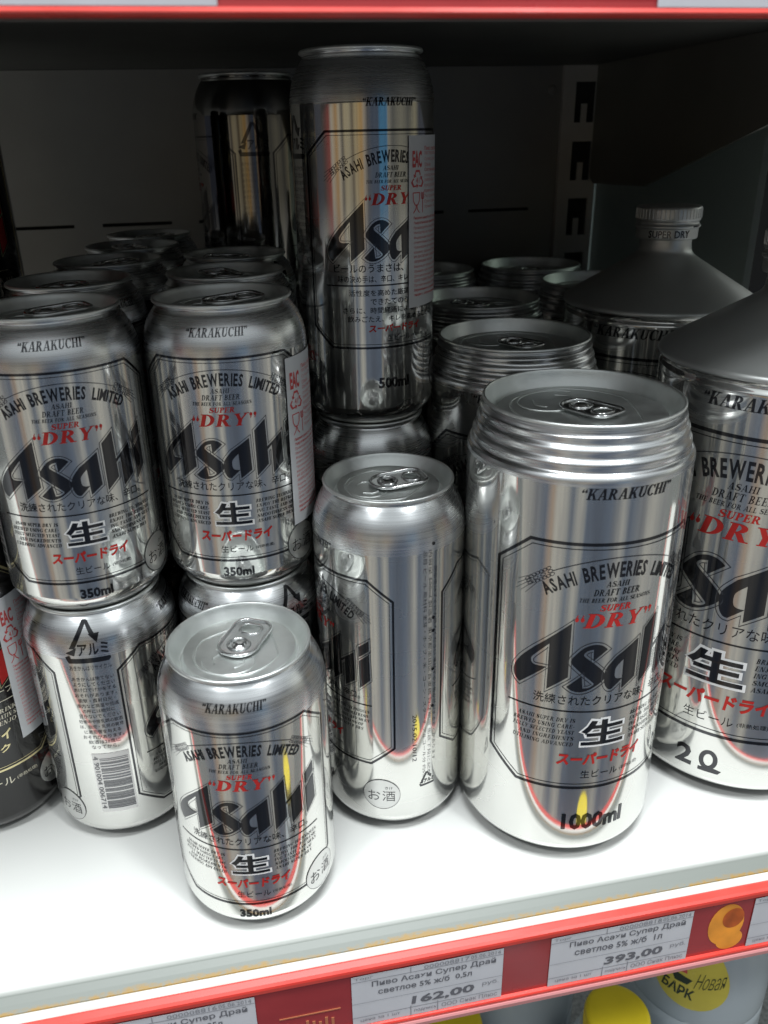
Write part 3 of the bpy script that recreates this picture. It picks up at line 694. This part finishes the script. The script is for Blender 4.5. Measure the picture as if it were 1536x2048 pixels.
def litre_can(label, loc, az, tab, group):
    t = thing('beer_can', label, 'can', loc, az, group)
    H, R, rim = 203.9, 44.9, 39.5
    foot, _ = can_profile(R, H, rim, 182)
    foot = foot[:33]
    top = [(R, 180), (R, 181.7)]+smooth_prof([(R, 182, 1), (R-.1, 184.2), (R-.8, 185.8), (R-1.9, 186.8), (R-2.15, 187.6), (R-1.95, 188.8), (R-2.1, 190.2), (R-3.2, 191.6), (R-3.5, 192.5), (R-3.3, 193.7), (R-3.45, 195.0), (R-4.5, 196.4), (R-4.8, 197.3), (R-4.65, 198.4), (R-4.9, 199.6), (rim-1.6, 200.8), (rim-1.2, 201.6), (rim, 202.4, 1)], 4)
    prof = foot+top; nf = len(foot)
    link('body', lathe_mesh('body', prof, 128, [ALU, SHO], lambda i: 1 if i >= nf+3 else 0), t)
    make_lid(t, rim, H, tab, 1.02, 1.5)
    Rz = lerp_prof([p for p in prof if p[1] > .3])
    A = Art(1.27, lambda z: 1.357*z+19.7, 0, 1.3)
    for u0 in (0, math.pi*R):
        A.u0 = u0; front_label(A, 118.0, '1000ml', volz=3.4, karw=28.2, vol_w=22.5, vol_h=7.0, sake=False)
    A.u0 = math.pi*R/2; A.zf = lambda z: z; A.su = 1; A.sh = 1; side_strip(A, 0); sake_mark(A, -12, 20)
    build_prints(A, Rz, R, t); return t
def keg_can(label, loc, az, group):
    t = thing('beer_can', label, 'can', loc, az, group)
    R = 54.5
    foot, _ = can_profile(R, 300, 40, 200); foot = foot[:33]
    body = foot+[(R, 198), (R, 199.7)]+smooth_prof([(R, 200, 1), (R-.1, 202.2), (R-.9, 203.8), (R-1.2, 204.8), (R-.6, 205.8), (R+.1, 206.8, 1)], 4)
    nf = len(foot)
    link('body', lathe_mesh('body', body, 144, [ALU, ALU]), t)
    cone = smooth_prof([(R-.8, 206.6), (R+.5, 207.2), (R+.7, 208.4), (R+.1, 209.6), (R-1.0, 210.4, 1), (R-7, 214.4), (R-18, 221.2), (R-28, 227.4), (R-35.4, 232.0), (R-38.9, 235.0), (R-40.0, 238.5), (R-40.1, 243)], 5)
    link('shoulder_cone', lathe_mesh('shoulder_cone', cone, 144, [SATIN]), t)
    r = 17.6
    cap = [(14.6, 242.6)]+smooth_prof([(r-1, 242.8), (r-.6, 243.6, 1), (r-.5, 247.6), (r-.4, 248.6), (r+.3, 249.2), (r+.3, 250.3), (r-.5, 251.0), (r-.6, 252.4), (r+.1, 253.2), (r+.2, 258.8), (r-.5, 260.2), (r-1.6, 260.5, 1), (0, 260.5)], 3)
    c = link('screw_cap', lathe_mesh('screw_cap', cap, 64, [SATIN]), t)
    bm = bmesh.new()
    for k in range(48):
        a = 2*math.pi*k/48; x, y = (r+.15)*math.cos(a), (r+.15)*math.sin(a)
        tube(bm, [(x, y, 254), (x, y, 256), (x, y, 259.2)], .34, closed=False, n=5)
    bm_obj('cap_knurl', bm, SATIN, c)
    A2 = Art(1, lambda z: z, 0)
    for q in range(2): A2.text(INK, 'SUPER DRY', (q*math.pi-.0)*r, 246.0, w=24, h=4.0, bold=.02, cut=True); A2.poly(INK, [((q*math.pi)*r+13.5, 249.4), ((q*math.pi)*r+19, 249.4), ((q*math.pi)*r+20.3, 250), ((q*math.pi)*r+19, 250.6), ((q*math.pi)*r+13.5, 250.3)])
    o = A2.build('cap_lettering', INK, lerp_prof([(r-.5, 240), (r-.45, 248.6), (r+.3, 249.2), (r+.3, 250.6)]), r, c, off=.1)
    o.rotation_euler = (0, 0, R_(18))
    Rz = lerp_prof([p for p in body if p[1] > .3])
    A = Art(1.7, lambda z: 1.7225*z+6.3, 0, 1.72)
    for u0 in (0, math.pi*R):
        A.u0 = u0; front_label(A, 111.2, None, karw=28, sake=False)
        A.text(INK, '2', -4.0, 8.2, w=4.6, h=6.6, bold=.03, cut=True); A.circle(INK, 2.6, 8.7, 2.5, 3.3, 1.25, n=28); A.poly(INK, [(.2, 4.6), (5.6, 4.6), (6.4, 5.7), (4.6, 6.1), (.2, 5.7)])
    A.u0 = math.pi*R/2; A.zf = lambda z: z; A.su = 1; A.sh = 1; alu_mark(A, 0, 150); side_strip(A, -16)
    build_prints(A, Rz, R, t); return t

def children(o): return [c for c in bpy.data.objects if c.parent == o]
def copy_tree(o, parent=None):
    c = o.copy(); COL.objects.link(c); c.parent = parent
    for ch in children(o): copy_tree(ch, c)
    return c
def dup(src, label, loc, az, tab=None, group=None):
    r = copy_tree(src); r.location = loc; r.rotation_euler = (0, 0, az); r['label'] = label
    if group: r['group'] = group
    if tab is not None:
        for ch in children(r):
            if ch.name.startswith('lid'):
                for g in children(ch): g.rotation_euler = (0, 0, tab)
    return r

def sticker(can, R, az, z0, z1, w, Rz=None):
    """white paper sticker wrapped on the can; its left edge at azimuth az (radians, can frame)."""
    u = az*R; A = Art(1, lambda z: z, 0)
    for k in range(14):
        pass
    A.poly(PAPER, [(u, z0), (u+w, z0+.6), (u+w-.2, z1+.4), (u+.3, z1)])
    s = A.build('sticker', PAPER, lambda z: R, R, can, off=.42)
    B = Art(1, lambda z: z, 0); h = z1-z0; x = u+2.2
    B.text(RPRINT, 'EAC', x+3.2, z1-9.6, w=6.2, h=7.0, bold=.035, cut=False)
    for a in range(3):      # three bent arrows
        c = Vector((x+3.4, z1-18.2)); th = R_(90+120*a)
        P = [Vector((math.cos(th+R_(q)), math.sin(th+R_(q))))*r for q, r in ((-42, 3.0), (-16, 4.3), (16, 4.3), (42, 3.0))]
        Q = [p*.78 for p in P]
        for i in range(3): B.poly(RPRINT, [tuple(c+P[i]), tuple(c+P[i+1]), tuple(c+Q[i+1]), tuple(c+Q[i])], cut=False)
        e = P[3]*.89; d = (P[3]-P[2]).normalized(); n = Vector((-d.y, d.x)); B.poly(RPRINT, [tuple(c+e+n*1.0), tuple(c+e+d*1.3), tuple(c+e-n*1.0)], cut=False)
    B.text(RPRINT, '41', x+3.4, z1-18.4, w=2.2, h=2.4)
    gx, gz = x+2.6, z1-28          # goblet and fork
    def ln(a, b, t=.42):
        a, b = Vector(a), Vector(b); d = (b-a).normalized(); n = Vector((-d.y, d.x))*t/2
        B.poly(RPRINT, [tuple(a+n), tuple(b+n), tuple(b-n), tuple(a-n)], cut=False)
    for a, b in (((-2.2, 4.4), (2.2, 4.4)), ((-2.2, 4.4), (-2.0, 1.0)), ((2.2, 4.4), (2.0, 1.0)), ((-2.0, 1.0), (-.9, -.8)), ((2.0, 1.0), (.9, -.8)), ((-.9, -.8), (.9, -.8)), ((0, -.8), (-.5, -2.6)), ((-.5, -2.6), (-2.0, -4.2)), ((.2, -.8), (.6, -2.6)), ((.6, -2.6), (2.0, -4.2)), ((4.4, -4.2), (4.4, 4.4)), ((3.6, 4.6), (3.6, 1.8)), ((5.2, 4.6), (5.2, 1.8)), ((3.6, 1.8), (5.2, 1.8))):
        ln((gx+a[0], gz+a[1]), (gx+b[0], gz+b[1]))
    T1 = ['Пиво светлое', 'пастеризованное', 'Супер Драй', 'Объём', 'Состав вода питьевая', 'солод ячменный', 'хмель рис', 'кукуруза крахмал', 'Крепость 5%', 'Экстрактивность', 'Срок годности', 'Хранить при']
    for i, tx in enumerate(T1): B.text(RPRINT if i % 4 == 0 else RDARK, tx, u+10.6, z1-5.2-i*2.25, w=min(1.25*len(tx), w-12), h=1.7, align='l')
    T2 = ['Пищевая ценность в 100 г продукта углеводы 3,0', 'Энергетическая ценность 42 ккал на 100 мл', 'Производитель Асахи Брюэриз Лтд Япония', 'Импортёр на территории Российской', 'Федерации общество с ограниченной', 'ответственностью Владивосток улица', 'Чрезмерное употребление пива вредит', 'вашему здоровью Продажа лицам', 'не достигшим совершеннолетия', 'запрещена законом', 'Беречь от прямых солнечных лучей', 'Хранить при температуре от 0 до 25', 'Дата изготовления указана на дне банки', 'срок годности девять месяцев', 'Противопоказано детям и подросткам', 'беременным и кормящим женщинам', 'лицам с заболеваниями центральной']
    n = len(T2); zz = z1-34.5; st = (zz-z0-3.5)/n
    for i, tx in enumerate(T2): B.text(RPRINT if i in (0, 1, 15, 16) else RDARK, tx, u+3.0+.02*i, zz-i*st, w=min(w-5, 1.0*len(tx)), h=1.55, align='l', bold=.01)
    for ink in list(B.bins): B.build('sticker_print', ink, lambda z: R, R, s, off=.56)
    return s

GS = 'small beer cans stacked two high'
GT = 'tall half litre beer cans'
GL = 'one litre beer cans with ringed necks'
GK = 'two litre keg cans'
GB = 'black tall beer cans'
def P(x, y, z=0): return (x*MM, y*MM, z*MM)

# nearest small can and its copies
can_a = small_can('small silver can standing alone at the front of the shelf', P(-4.4, 270.7), R_(-7), R_(-22), 'small beer cans')
can_b = dup(can_a, 'small silver can with white sticker, right can of the upper front pair', P(1.9, 336.8, 121), R_(-6.7), R_(-60), GS)
can_c = dup(can_a, 'small silver can without sticker at the left end of the upper front row', P(-65.4, 332.2, 121), R_(11), R_(-75), GS)
can_o = dup(can_a, 'small silver can with bar code side out, under the left upper can', P(-65.4, 332.2), R_(82), R_(10), GS)
can_p = dup(can_a, 'small silver can behind the front can, only its shoulder showing', P(1.9, 336.8), R_(120), R_(10), GS)
up = [('second can back in the upper row behind the stickered small can', 5, 403.6, 121), ('third can back in the upper row behind the stickered small can', 12, 470.2, 121),
      ('second can back in the far left upper row of small cans', -66, 399, 121), ('third can back in the far left upper row of small cans', -55.5, 465, 121),
      ('fourth can back in the far left upper row, mostly in shadow', -48, 531.5, 121), ('rearmost dark can lid in the far left upper row', -42, 598, 121)]
rnd = random.Random(3)
for lb, x, y, z in up:
    dup(can_a, lb, P(x, y, z), R_(rnd.uniform(0, 360)), R_(-60+rnd.uniform(-14, 14)), GS)
for lb, x, y, z in up:
    dup(can_a, 'small silver can in the lower layer, hidden behind the front stacks', P(x, y, 0), R_(rnd.uniform(0, 360)), R_(rnd.uniform(0, 360)), GS)
sticker(can_b, 33.1, R_(46.5), 27.5, 99.5, 36)

# tall half litre cans
can_d = tall_can('half litre silver can with its side seam print facing out, beside the small front can', P(63.9, 310.2), R_(-80), R_(0), GT)
can_m = dup(can_d, 'half litre silver can carrying the tall stickered can, shoulder shining', P(73.5, 404), R_(150), R_(20), GT)
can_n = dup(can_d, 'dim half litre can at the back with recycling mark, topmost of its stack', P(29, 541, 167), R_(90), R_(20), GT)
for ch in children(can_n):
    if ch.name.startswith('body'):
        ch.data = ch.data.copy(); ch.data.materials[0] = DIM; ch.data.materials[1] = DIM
dup(can_d, 'half litre silver can under the dim can with recycling mark at the back', P(29, 541), R_(200), R_(20), GT)
can_l = tall_can('half litre can with white sticker standing on another can, top near the upper shelf', P(73.5, 404, 167), R_(12), R_(20), GT, 'umasa')
sticker(can_l, 33.1, R_(14), 58, 132.5, 36)

# one litre cans
can_e = litre_can('front one litre silver can with ringed neck, bright in the light', P(138.9, 289.2), R_(0.5), R_(204), GL)
can_f = dup(can_e, 'second one litre can, directly behind the front one litre can', P(151.3, 401.1), R_(-22), R_(225), GL)
dup(can_e, 'third one litre can back, lid showing beside the tall stickered can', P(165.5, 508), R_(70), R_(-10), GL)
dup(can_e, 'rear right one litre can, dark lid before the slotted upright', P(252, 639), R_(140), R_(30), GL)
dup(can_e, 'rear middle one litre can against the back panel, in deep shadow', P(163, 639), R_(250), R_(60), GL)
dup(can_e, 'one litre can with its lid half hidden by the rear keg can cone', P(268, 549), R_(200), R_(80), GL)

# two litre cans
can_j = keg_can('front two litre keg can with grey cone top, cut off by the right edge', P(246.4, 311.5), R_(-45.5), GK)
can_k = dup(can_j, 'rear two litre keg can with screw cap, in front of the glass', P(257.5, 445.9), R_(-42), None, GK)

# black tall cans at the far left
can_q = tall_can('black tall can with gold frame and white sticker, front left corner', P(-130.3, 346.3), R_(6), R_(0), GB, black=True)
dup(can_q, 'second black tall can back at the far left, lower layer', P(-133, 413.5), R_(30), R_(40), GB)
bt = dup(can_q, 'black tall can with gold frame corner, standing on the second black can', P(-133, 413.5, 167), R_(62), R_(40), GB)
dup(can_q, 'third black tall can back at the far left, lower layer in the dark', P(-136, 481), R_(-25), R_(70), GB)
dup(can_q, 'black tall can on the third black can, deep in the shadow', P(-136, 481, 167), R_(15), R_(70), GB)
sticker(can_q, 33.1, R_(38), 49, 121, 36)

# ------------------------------------------------------------------ shelving
unit = thing('store_shelving', 'white metal shop shelving with red price rails and slotted back', 'shelving', P(0, 690))
UY = 690
def sheet(bm, pts, x0, x1, mi=0, smooth=False):
    a = [bm.verts.new((x0*MM, (y-UY)*MM, z*MM)) for y, z in pts]; b = [bm.verts.new((x1*MM, (y-UY)*MM, z*MM)) for y, z in pts]
    for i in range(len(pts)-1):
        f = bm.faces.new((a[i], b[i], b[i+1], a[i+1])); f.material_index = mi; f.smooth = smooth
def loop_strip(bm, pts, x0, x1):
    pts = pts+[pts[0]]; sheet(bm, pts, x0, x1)
    for x in (x0, x1):
        try: bm.faces.new([bm.verts.new((x*MM, (y-UY)*MM, z*MM)) for y, z in pts[:-1]])
        except ValueError: pass
X0, X1 = -620, 560
bm = bmesh.new()      # deck: flat top, then the rolled front edge running down to the rail
edge = [(690, 0), (235, 0), (231.8, 0), (230.6, -.3), (228, -1.6), (225.4, -3.2), (225.0, -3.9)]
loop_strip(bm, edge+[(225.0, -30), (690, -30)], X0, X1)
bmesh.ops.recalc_face_normals(bm, faces=bm.faces[:])
for f in bm.faces: f.smooth = False
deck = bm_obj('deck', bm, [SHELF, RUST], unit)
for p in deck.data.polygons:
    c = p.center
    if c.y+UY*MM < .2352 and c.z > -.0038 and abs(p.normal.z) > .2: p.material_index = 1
    if abs(p.normal.z) > .2 and c.z > -.004: p.use_smooth = False

def rail(zt, y, depth, name, lean=0, tilt=0):
    """extruded price rail: white lip, bright red edge, recessed red face, clear lower lip."""
    r = bpy.data.objects.new(name, None); COL.objects.link(r); r.parent = unit
    return r
def strip(name, pts, m, parent, x0=X0, x1=X1, close=True):
    bm = bmesh.new(); loop_strip(bm, pts, x0, x1) if close else sheet(bm, pts, x0, x1)
    bmesh.ops.recalc_face_normals(bm, faces=bm.faces[:])
    return bm_obj(name, bm, m, parent)
rail_low = strip('price_rail', [(224.9, -4.6), (224.9, -44), (218.8, -44), (218.6, -41), (218.6, -8.9), (219.4, -5.6)], RAILRED, unit)
lip = strip('white_lip', [(224.95, -4.5), (224.95, -3.2), (224.3, -2.7), (223.2, -2.7), (222.2, -3.3), (221.6, -4.4)], RAILWHT, rail_low)
edge_r = strip('red_edge', [(221.8, -4.55), (221.6, -4.0), (220.8, -3.7), (218.6, -4.4), (217.6, -5.1), (217.4, -6.2), (217.6, -8.2), (218.5, -8.8), (219.6, -5.4)], RAILBRT, rail_low)
low_r = strip('red_edge', [(218.55, -39.6), (217.3, -39.9), (217.0, -40.7), (217.2, -41.9), (218.55, -42.1)], RAILBRT, rail_low)
clr = strip('clear_lip', [(218.5, -42.2), (216.9, -42.3), (216.5, -43.2), (216.7, -45.4), (218.5, -45.6)], RAILCLR, rail_low)
bm = bmesh.new()      # worn gilt print and an orange picture on the rail insert
for k in range(11):
    x = -8+k*2.6; box(bm, x, x+1.2, 218.3-UY, 218.5-UY, -36.5, -30.5-(k % 3))
box(bm, -3, 22, 218.3-UY, 218.5-UY, -27, -26.4)
bm_obj('gilt_print', bm, RAILGLD, rail_low)
def picture_blob(name, m, parts_, d):
    bm = bmesh.new()
    for k, (cx, cz, rx, rz) in enumerate(parts_):
        bm.faces.new([bm.verts.new(((cx+rx*math.cos(2*math.pi*q/28))*MM, (218.5-d-k*.02-UY)*MM, (cz+rz*math.sin(2*math.pi*q/28))*MM)) for q in range(28)])
    bmesh.ops.recalc_face_normals(bm, faces=bm.faces[:])
    return bm_obj(name, bm, m, rail_low)
picture_blob('orange_picture', RAILORG, [(194.5, -23, 8.6, 12.5), (197.5, -33, 6.5, 6)], .03)
picture_blob('red_fruit_picture', mat('rail_fruit_print', (.55, .11, .015), .4, noise=((90, 90, 90), .6, 1.3, .03)), [(197.5, -19.5, 5.2, 6.0)], .10)

# upper shelf with its own rail
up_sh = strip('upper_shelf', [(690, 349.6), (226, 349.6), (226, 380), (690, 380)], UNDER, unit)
rail_up = strip('price_rail', [(225.4, 327.4), (225.4, 378), (222, 378), (221.8, 329), (221.6, 327.4)], RAILRED, unit)
strip('red_edge', [(225.3, 325.7), (221.2, 325.9), (220.6, 326.5), (221.0, 327.5), (225.3, 327.3)], RAILBRT, rail_up)
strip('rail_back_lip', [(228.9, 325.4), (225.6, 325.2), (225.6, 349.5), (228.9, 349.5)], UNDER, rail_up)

# back panel with its slot row, uprights with hook slots
def grid_plate(bm, xs, zs, y, skip):
    vv = {}
    def V(i, j):
        if (i, j) not in vv: vv[i, j] = bm.verts.new((xs[i]*MM, (y-UY)*MM, zs[j]*MM))
        return vv[i, j]
    for i in range(len(xs)-1):
        for j in range(len(zs)-1):
            if not skip(i, j): bm.faces.new((V(i, j), V(i+1, j), V(i+1, j+1), V(i, j+1)))
bm = bmesh.new()
xs = [-600]; x = 213.7-8*74
sl = []
while x < 285:
    if x > -600: xs += [x, x+53]; sl.append(len(xs)-2)
    x += 74
xs = [v for v in xs if v < 289]+[289.5]
grid_plate(bm, xs, [-30, 94.5, 97, 240.2, 242.7, 349.2], 688, lambda i, j: i in sl and j in (1, 3))
pan = bm_obj('back_panel', bm, PANEL, unit)
sol = pan.modifiers.new('s', 'SOLIDIFY'); sol.thickness = .0012
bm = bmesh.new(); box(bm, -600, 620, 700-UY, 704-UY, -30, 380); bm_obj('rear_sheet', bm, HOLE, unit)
bm = bmesh.new()
for (bx, bz) in ((281.8, 331.8), (281.8, 40), (-330, 331.8)):
    prev = None
    for r, h in ((3.6, 0), (3.4, 1.0), (2.4, 1.9), (.05, 2.2)):
        ring = [bm.verts.new(((bx+r*math.cos(2*math.pi*q/18))*MM, (687.9-h-UY)*MM, (bz+r*math.sin(2*math.pi*q/18))*MM)) for q in range(18)]
        if prev:
            for q in range(18): bm.faces.new((prev[q], prev[(q+1) % 18], ring[(q+1) % 18], ring[q]))
        prev = ring
bm_obj('panel_rivet', bm, PANEL, pan)
bm = bmesh.new()
xs = [291.5, 300.5, 306.4, 311.2, 318, 325.5]; zs = [-30]
k0 = 322.8-44.3*7
for k in range(8):
    c = k0+44.3*k; zs += [c-15.5, c-1.5, c+14.5]
zs += [349.2]
grid_plate(bm, xs, zs, 684, lambda i, j: (j % 3 == 1 and i in (1, 3) and j < 25) or (j % 3 == 2 and i in (1, 2, 3) and j < 25))
for x, y0, y1 in ((291.5, 684, 699), (325.5, 684, 699)):
    bm.faces.new([bm.verts.new((x*MM, (yy-UY)*MM, zz*MM)) for yy, zz in ((y0, -30), (y1, -30), (y1, 349.2), (y0, 349.2))])
upr = bm_obj('slotted_upright', bm, UPR, unit)
sol = upr.modifiers.new('s', 'SOLIDIFY'); sol.thickness = .0015
# bracket under the upper shelf
bm = bmesh.new(); prof = [(683, 349.3), (683, 266), (676, 260.6), (590, 262.2), (456, 300.8), (330, 336), (330, 349.3)]
for a in (317.6, 320): bm.faces.new([bm.verts.new((a*MM, (y-UY)*MM, z*MM)) for y, z in prof])
fs = bm.faces[:]; va, vb = fs[0].verts[:], fs[1].verts[:]
for i in range(len(prof)): j = (i+1) % len(prof); bm.faces.new((va[i], va[j], vb[j], vb[i]))
bmesh.ops.recalc_face_normals(bm, faces=bm.faces[:])
bm_obj('shelf_bracket', bm, BRK, unit)
# glass divider standing on the deck at the right
bm = bmesh.new(); box(bm, 322.5, 327.5, 462, 683, .3, 345, .4)
g = bm_obj('glass_divider', bm, GLS); tag(g, 'upright greenish glass divider behind the rear keg can', 'divider')

# ------------------------------------------------------------------ price labels
def price_label(lines, price, code, x0, x1, label, z0=-39.4, z1=-9.8, y=218.5, lean=0.0):
    t = thing('price_label', label, 'price label', P((x0+x1)/2, y, (z0+z1)/2), 0, 'price labels on the lower rail')
    w, h = x1-x0, z1-z0
    bm = bmesh.new(); bmesh.ops.create_grid(bm, x_segments=12, y_segments=1, size=.5)
    for v in bm.verts:
        a, b = v.co.x, v.co.y; v.co = Vector((a*w*MM, -(.1+.08*math.cos(a*9))*MM-.0003, b*h*MM))
    bmesh.ops.recalc_face_normals(bm, faces=bm.faces[:])
    card = bm_obj('paper', bm, LPAPER, t); so = card.modifiers.new('s', 'SOLIDIFY'); so.thickness = .0002; so.offset = 0
    A = Art(1, lambda z: z, 0)
    def tx(ink, s, u, z, w_, h_, **k): A.text(ink, s, u*w, z*h, w=w_*w, h=h_*h, raw=True, **k)
    def ln(u0, u1, z, t_=.3): A.poly(LGREY, [(u0*w, z*h), (u1*w, z*h), (u1*w, z*h+t_), (u0*w, z*h+t_)], cut=False, raw=True)
    tx(LGREY, code, .12, .455, .30, .075); tx(LGREY, '05.06.2014', .38, .455, .20, .07)
    ln(-.5, .5, .395); ln(-.12, -.115, .40, 3.4)
    tx(LINK, lines[0], .04, .30, .82, .135, bold=.012); tx(LINK, lines[1], -.02, .13, .62, .125, bold=.012)
    ln(-.5, .5, -.04, .18); ln(-.5, .5, -.33); ln(-.12, -.115, -.5, 6.2); ln(.06, .065, -.5, 6.2)
    if price: tx(LINK, price, .10, -.19, .42, .19, bold=.03, shear=.12)
    tx(LGREY, 'руб.', .42, -.14, .11, .10); tx(LGREY, 'ООО Снак Плюс', .28, -.40, .38, .085); tx(LGREY, 'цена за 1 шт', -.32, -.40, .26, .07); tx(LGREY, 'подпись', -.02, -.41, .15, .06); tx(LGREY, 'Торг', -.42, .455, .12, .06)
    for ink, nm in ((LINK, 'print'), (LGREY, 'fine_print')):
        V = []; F = []
        for pts, fc, cut, lay in A.bins[ink]:
            b0 = len(V); V += [(x*MM, -(.1+.08*math.cos(x/w*9))*MM-.0006, z*MM) for x, z in pts]
            for f in (fc or [tuple(range(len(pts)))]): F.append([b0+i for i in f])
        me = bpy.data.meshes.new(nm); me.from_pydata(V, [], F); me.update(); link(nm, me, t, ink)
    return t
price_label(('Пиво Асахи Супер Драй', 'светлое 5% ж/б  0.35л'), '', '000008816', -75.5, -11.8, 'leftmost paper price label on the red rail, for 0.35 litre cans')
price_label(('Пиво Асахи Супер Драй', 'светлое 5% ж/б  0,5л'), '162,00', '000008817', 26.8, 91, 'paper price label reading 162,00 on the red rail')
price_label(('Пиво Асахи Супер Драй', 'светлое 5% ж/б  1л'), '393,00', '000008818', 112.0, 177, 'paper price label reading 393,00 on the red rail')
price_label(('Пиво Асахи Супер Драй', 'светлое 5% ж/б  2л'), '', '000008819', 206.5, 268, 'rightmost paper price label, cut off by the picture edge')
def plain_label(x0, x1, label):
    bm = bmesh.new(); box(bm, x0, x1, 221.0, 221.4, 327.7, 366)
    o = bm_obj('price_label', bm, LPAPER); tag(o, label, 'price label', 'price labels on the upper rail')
plain_label(-150, 6.5, 'long pale label strip on the upper rail at the left')
plain_label(117.7, 190, 'short pale label on the upper rail at the right corner')

# ------------------------------------------------------------------ goods below the shelf
FZ = -450
fl = bmesh.new(); box(fl, -2500, 2500, -40, 1200, FZ-20, FZ); o = bm_obj('floor', fl, FLOOR); o['kind'] = 'structure'
def jug(label, x, y, ztop, R, cap_r, mark=False, az=0, group='blue water bottles with yellow caps'):
    H = ztop-FZ
    t = thing('water_bottle', label, 'bottle', P(x, y, FZ), az, group)
    k = cap_r
    prof = smooth_prof([(0, 4), (R-8, 2), (R-2, 6), (R, 16), (R, 60), (R-1.6, 66), (R, 72), (R, H-120), (R-1.6, H-114), (R, H-108), (R-1, H-86), (R-7, H-64), (R-18, H-44), (k+6, H-32), (k-1.5, H-26), (k-2, H-21), (k+2, H-20), (k+2, H-18.6), (k-2.4, H-18), (k-2.4, H-4)], 4)
    link('body', lathe_mesh('body', prof, 64, [PET]), t)
    cp = smooth_prof([(k-.6, H-17), (k, H-16.4), (k, H-14.2, 1), (k-.2, H-13.8, 1), (k-.1, H-3), (k-1, H-.8), (k-3, H, 1), (0, H)], 3)
    c = link('cap', lathe_mesh('cap', cp, 64, [YEL]), t)
    bm = bmesh.new()
    for q in range(60):
        a = 2*math.pi*q/60; px, py = k*math.cos(a), k*math.sin(a)
        tube(bm, [(px, py, H-13), (px, py, H-8), (px, py, H-3)], .32, closed=False, n=4)
    bm_obj('cap_ribs', bm, YEL, c)
    if mark:
        Rz = lerp_prof([p for p in prof if p[1] > 80]); A = Art(1, lambda z: z, 0)
        zc = H-74; P_ = []
        for q in range(40):
            a = 2*math.pi*q/40; P_.append((25*math.cos(a), zc+(26 if math.sin(a) > 0 else 22)*math.sin(a)))
        A.poly(YLAB, P_)
        A.text(DGRN, 'БАРК', -7.0, zc-9.5, w=20, h=7.5, bold=.03, lay=1, rot=R_(-6), cut=True)
        A.poly(DGRN, [(-14, zc+2), (1, zc), (-2, zc-4), (-10, zc-4)], lay=1); A.poly(RPRINT, [(-8, zc+3), (-3, zc+3), (-5, zc+13)], lay=1); A.poly(DGRN, [(-12, zc+3), (-8.6, zc+3), (-7, zc+14)], lay=1.2)
        A.text(DGRN, 'Новая', 13, zc+2, w=19, h=10, lay=1, shear=.5, bold=-.012, rot=R_(10), cut=True)
        lab = A.build('label', YLAB, Rz, R, t, off=.3); 
        A.build('label_print', DGRN, Rz, R, lab, off=.4); A.build('label_print', RPRINT, Rz, R, lab, off=.4)
    return t
jug('blue bottle with bright yellow cap under the 393,00 price label', 193.5, 285.4, -180, 46, 19)
jug('blue bottle whose yellow cap shows just below the 162,00 label', 102.8, 321.6, -214, 46, 19)
jug('blue bottle with a round yellow label, beside the dark floor', 279, 336, -118, 46, 17, True, R_(-38))
jug('blue bottle with hidden cap behind the two price labels', 160, 372, -150, 46, 19)
jug('blue bottle with yellow cap standing forward in the aisle', 176, 96, -118, 44, 19)
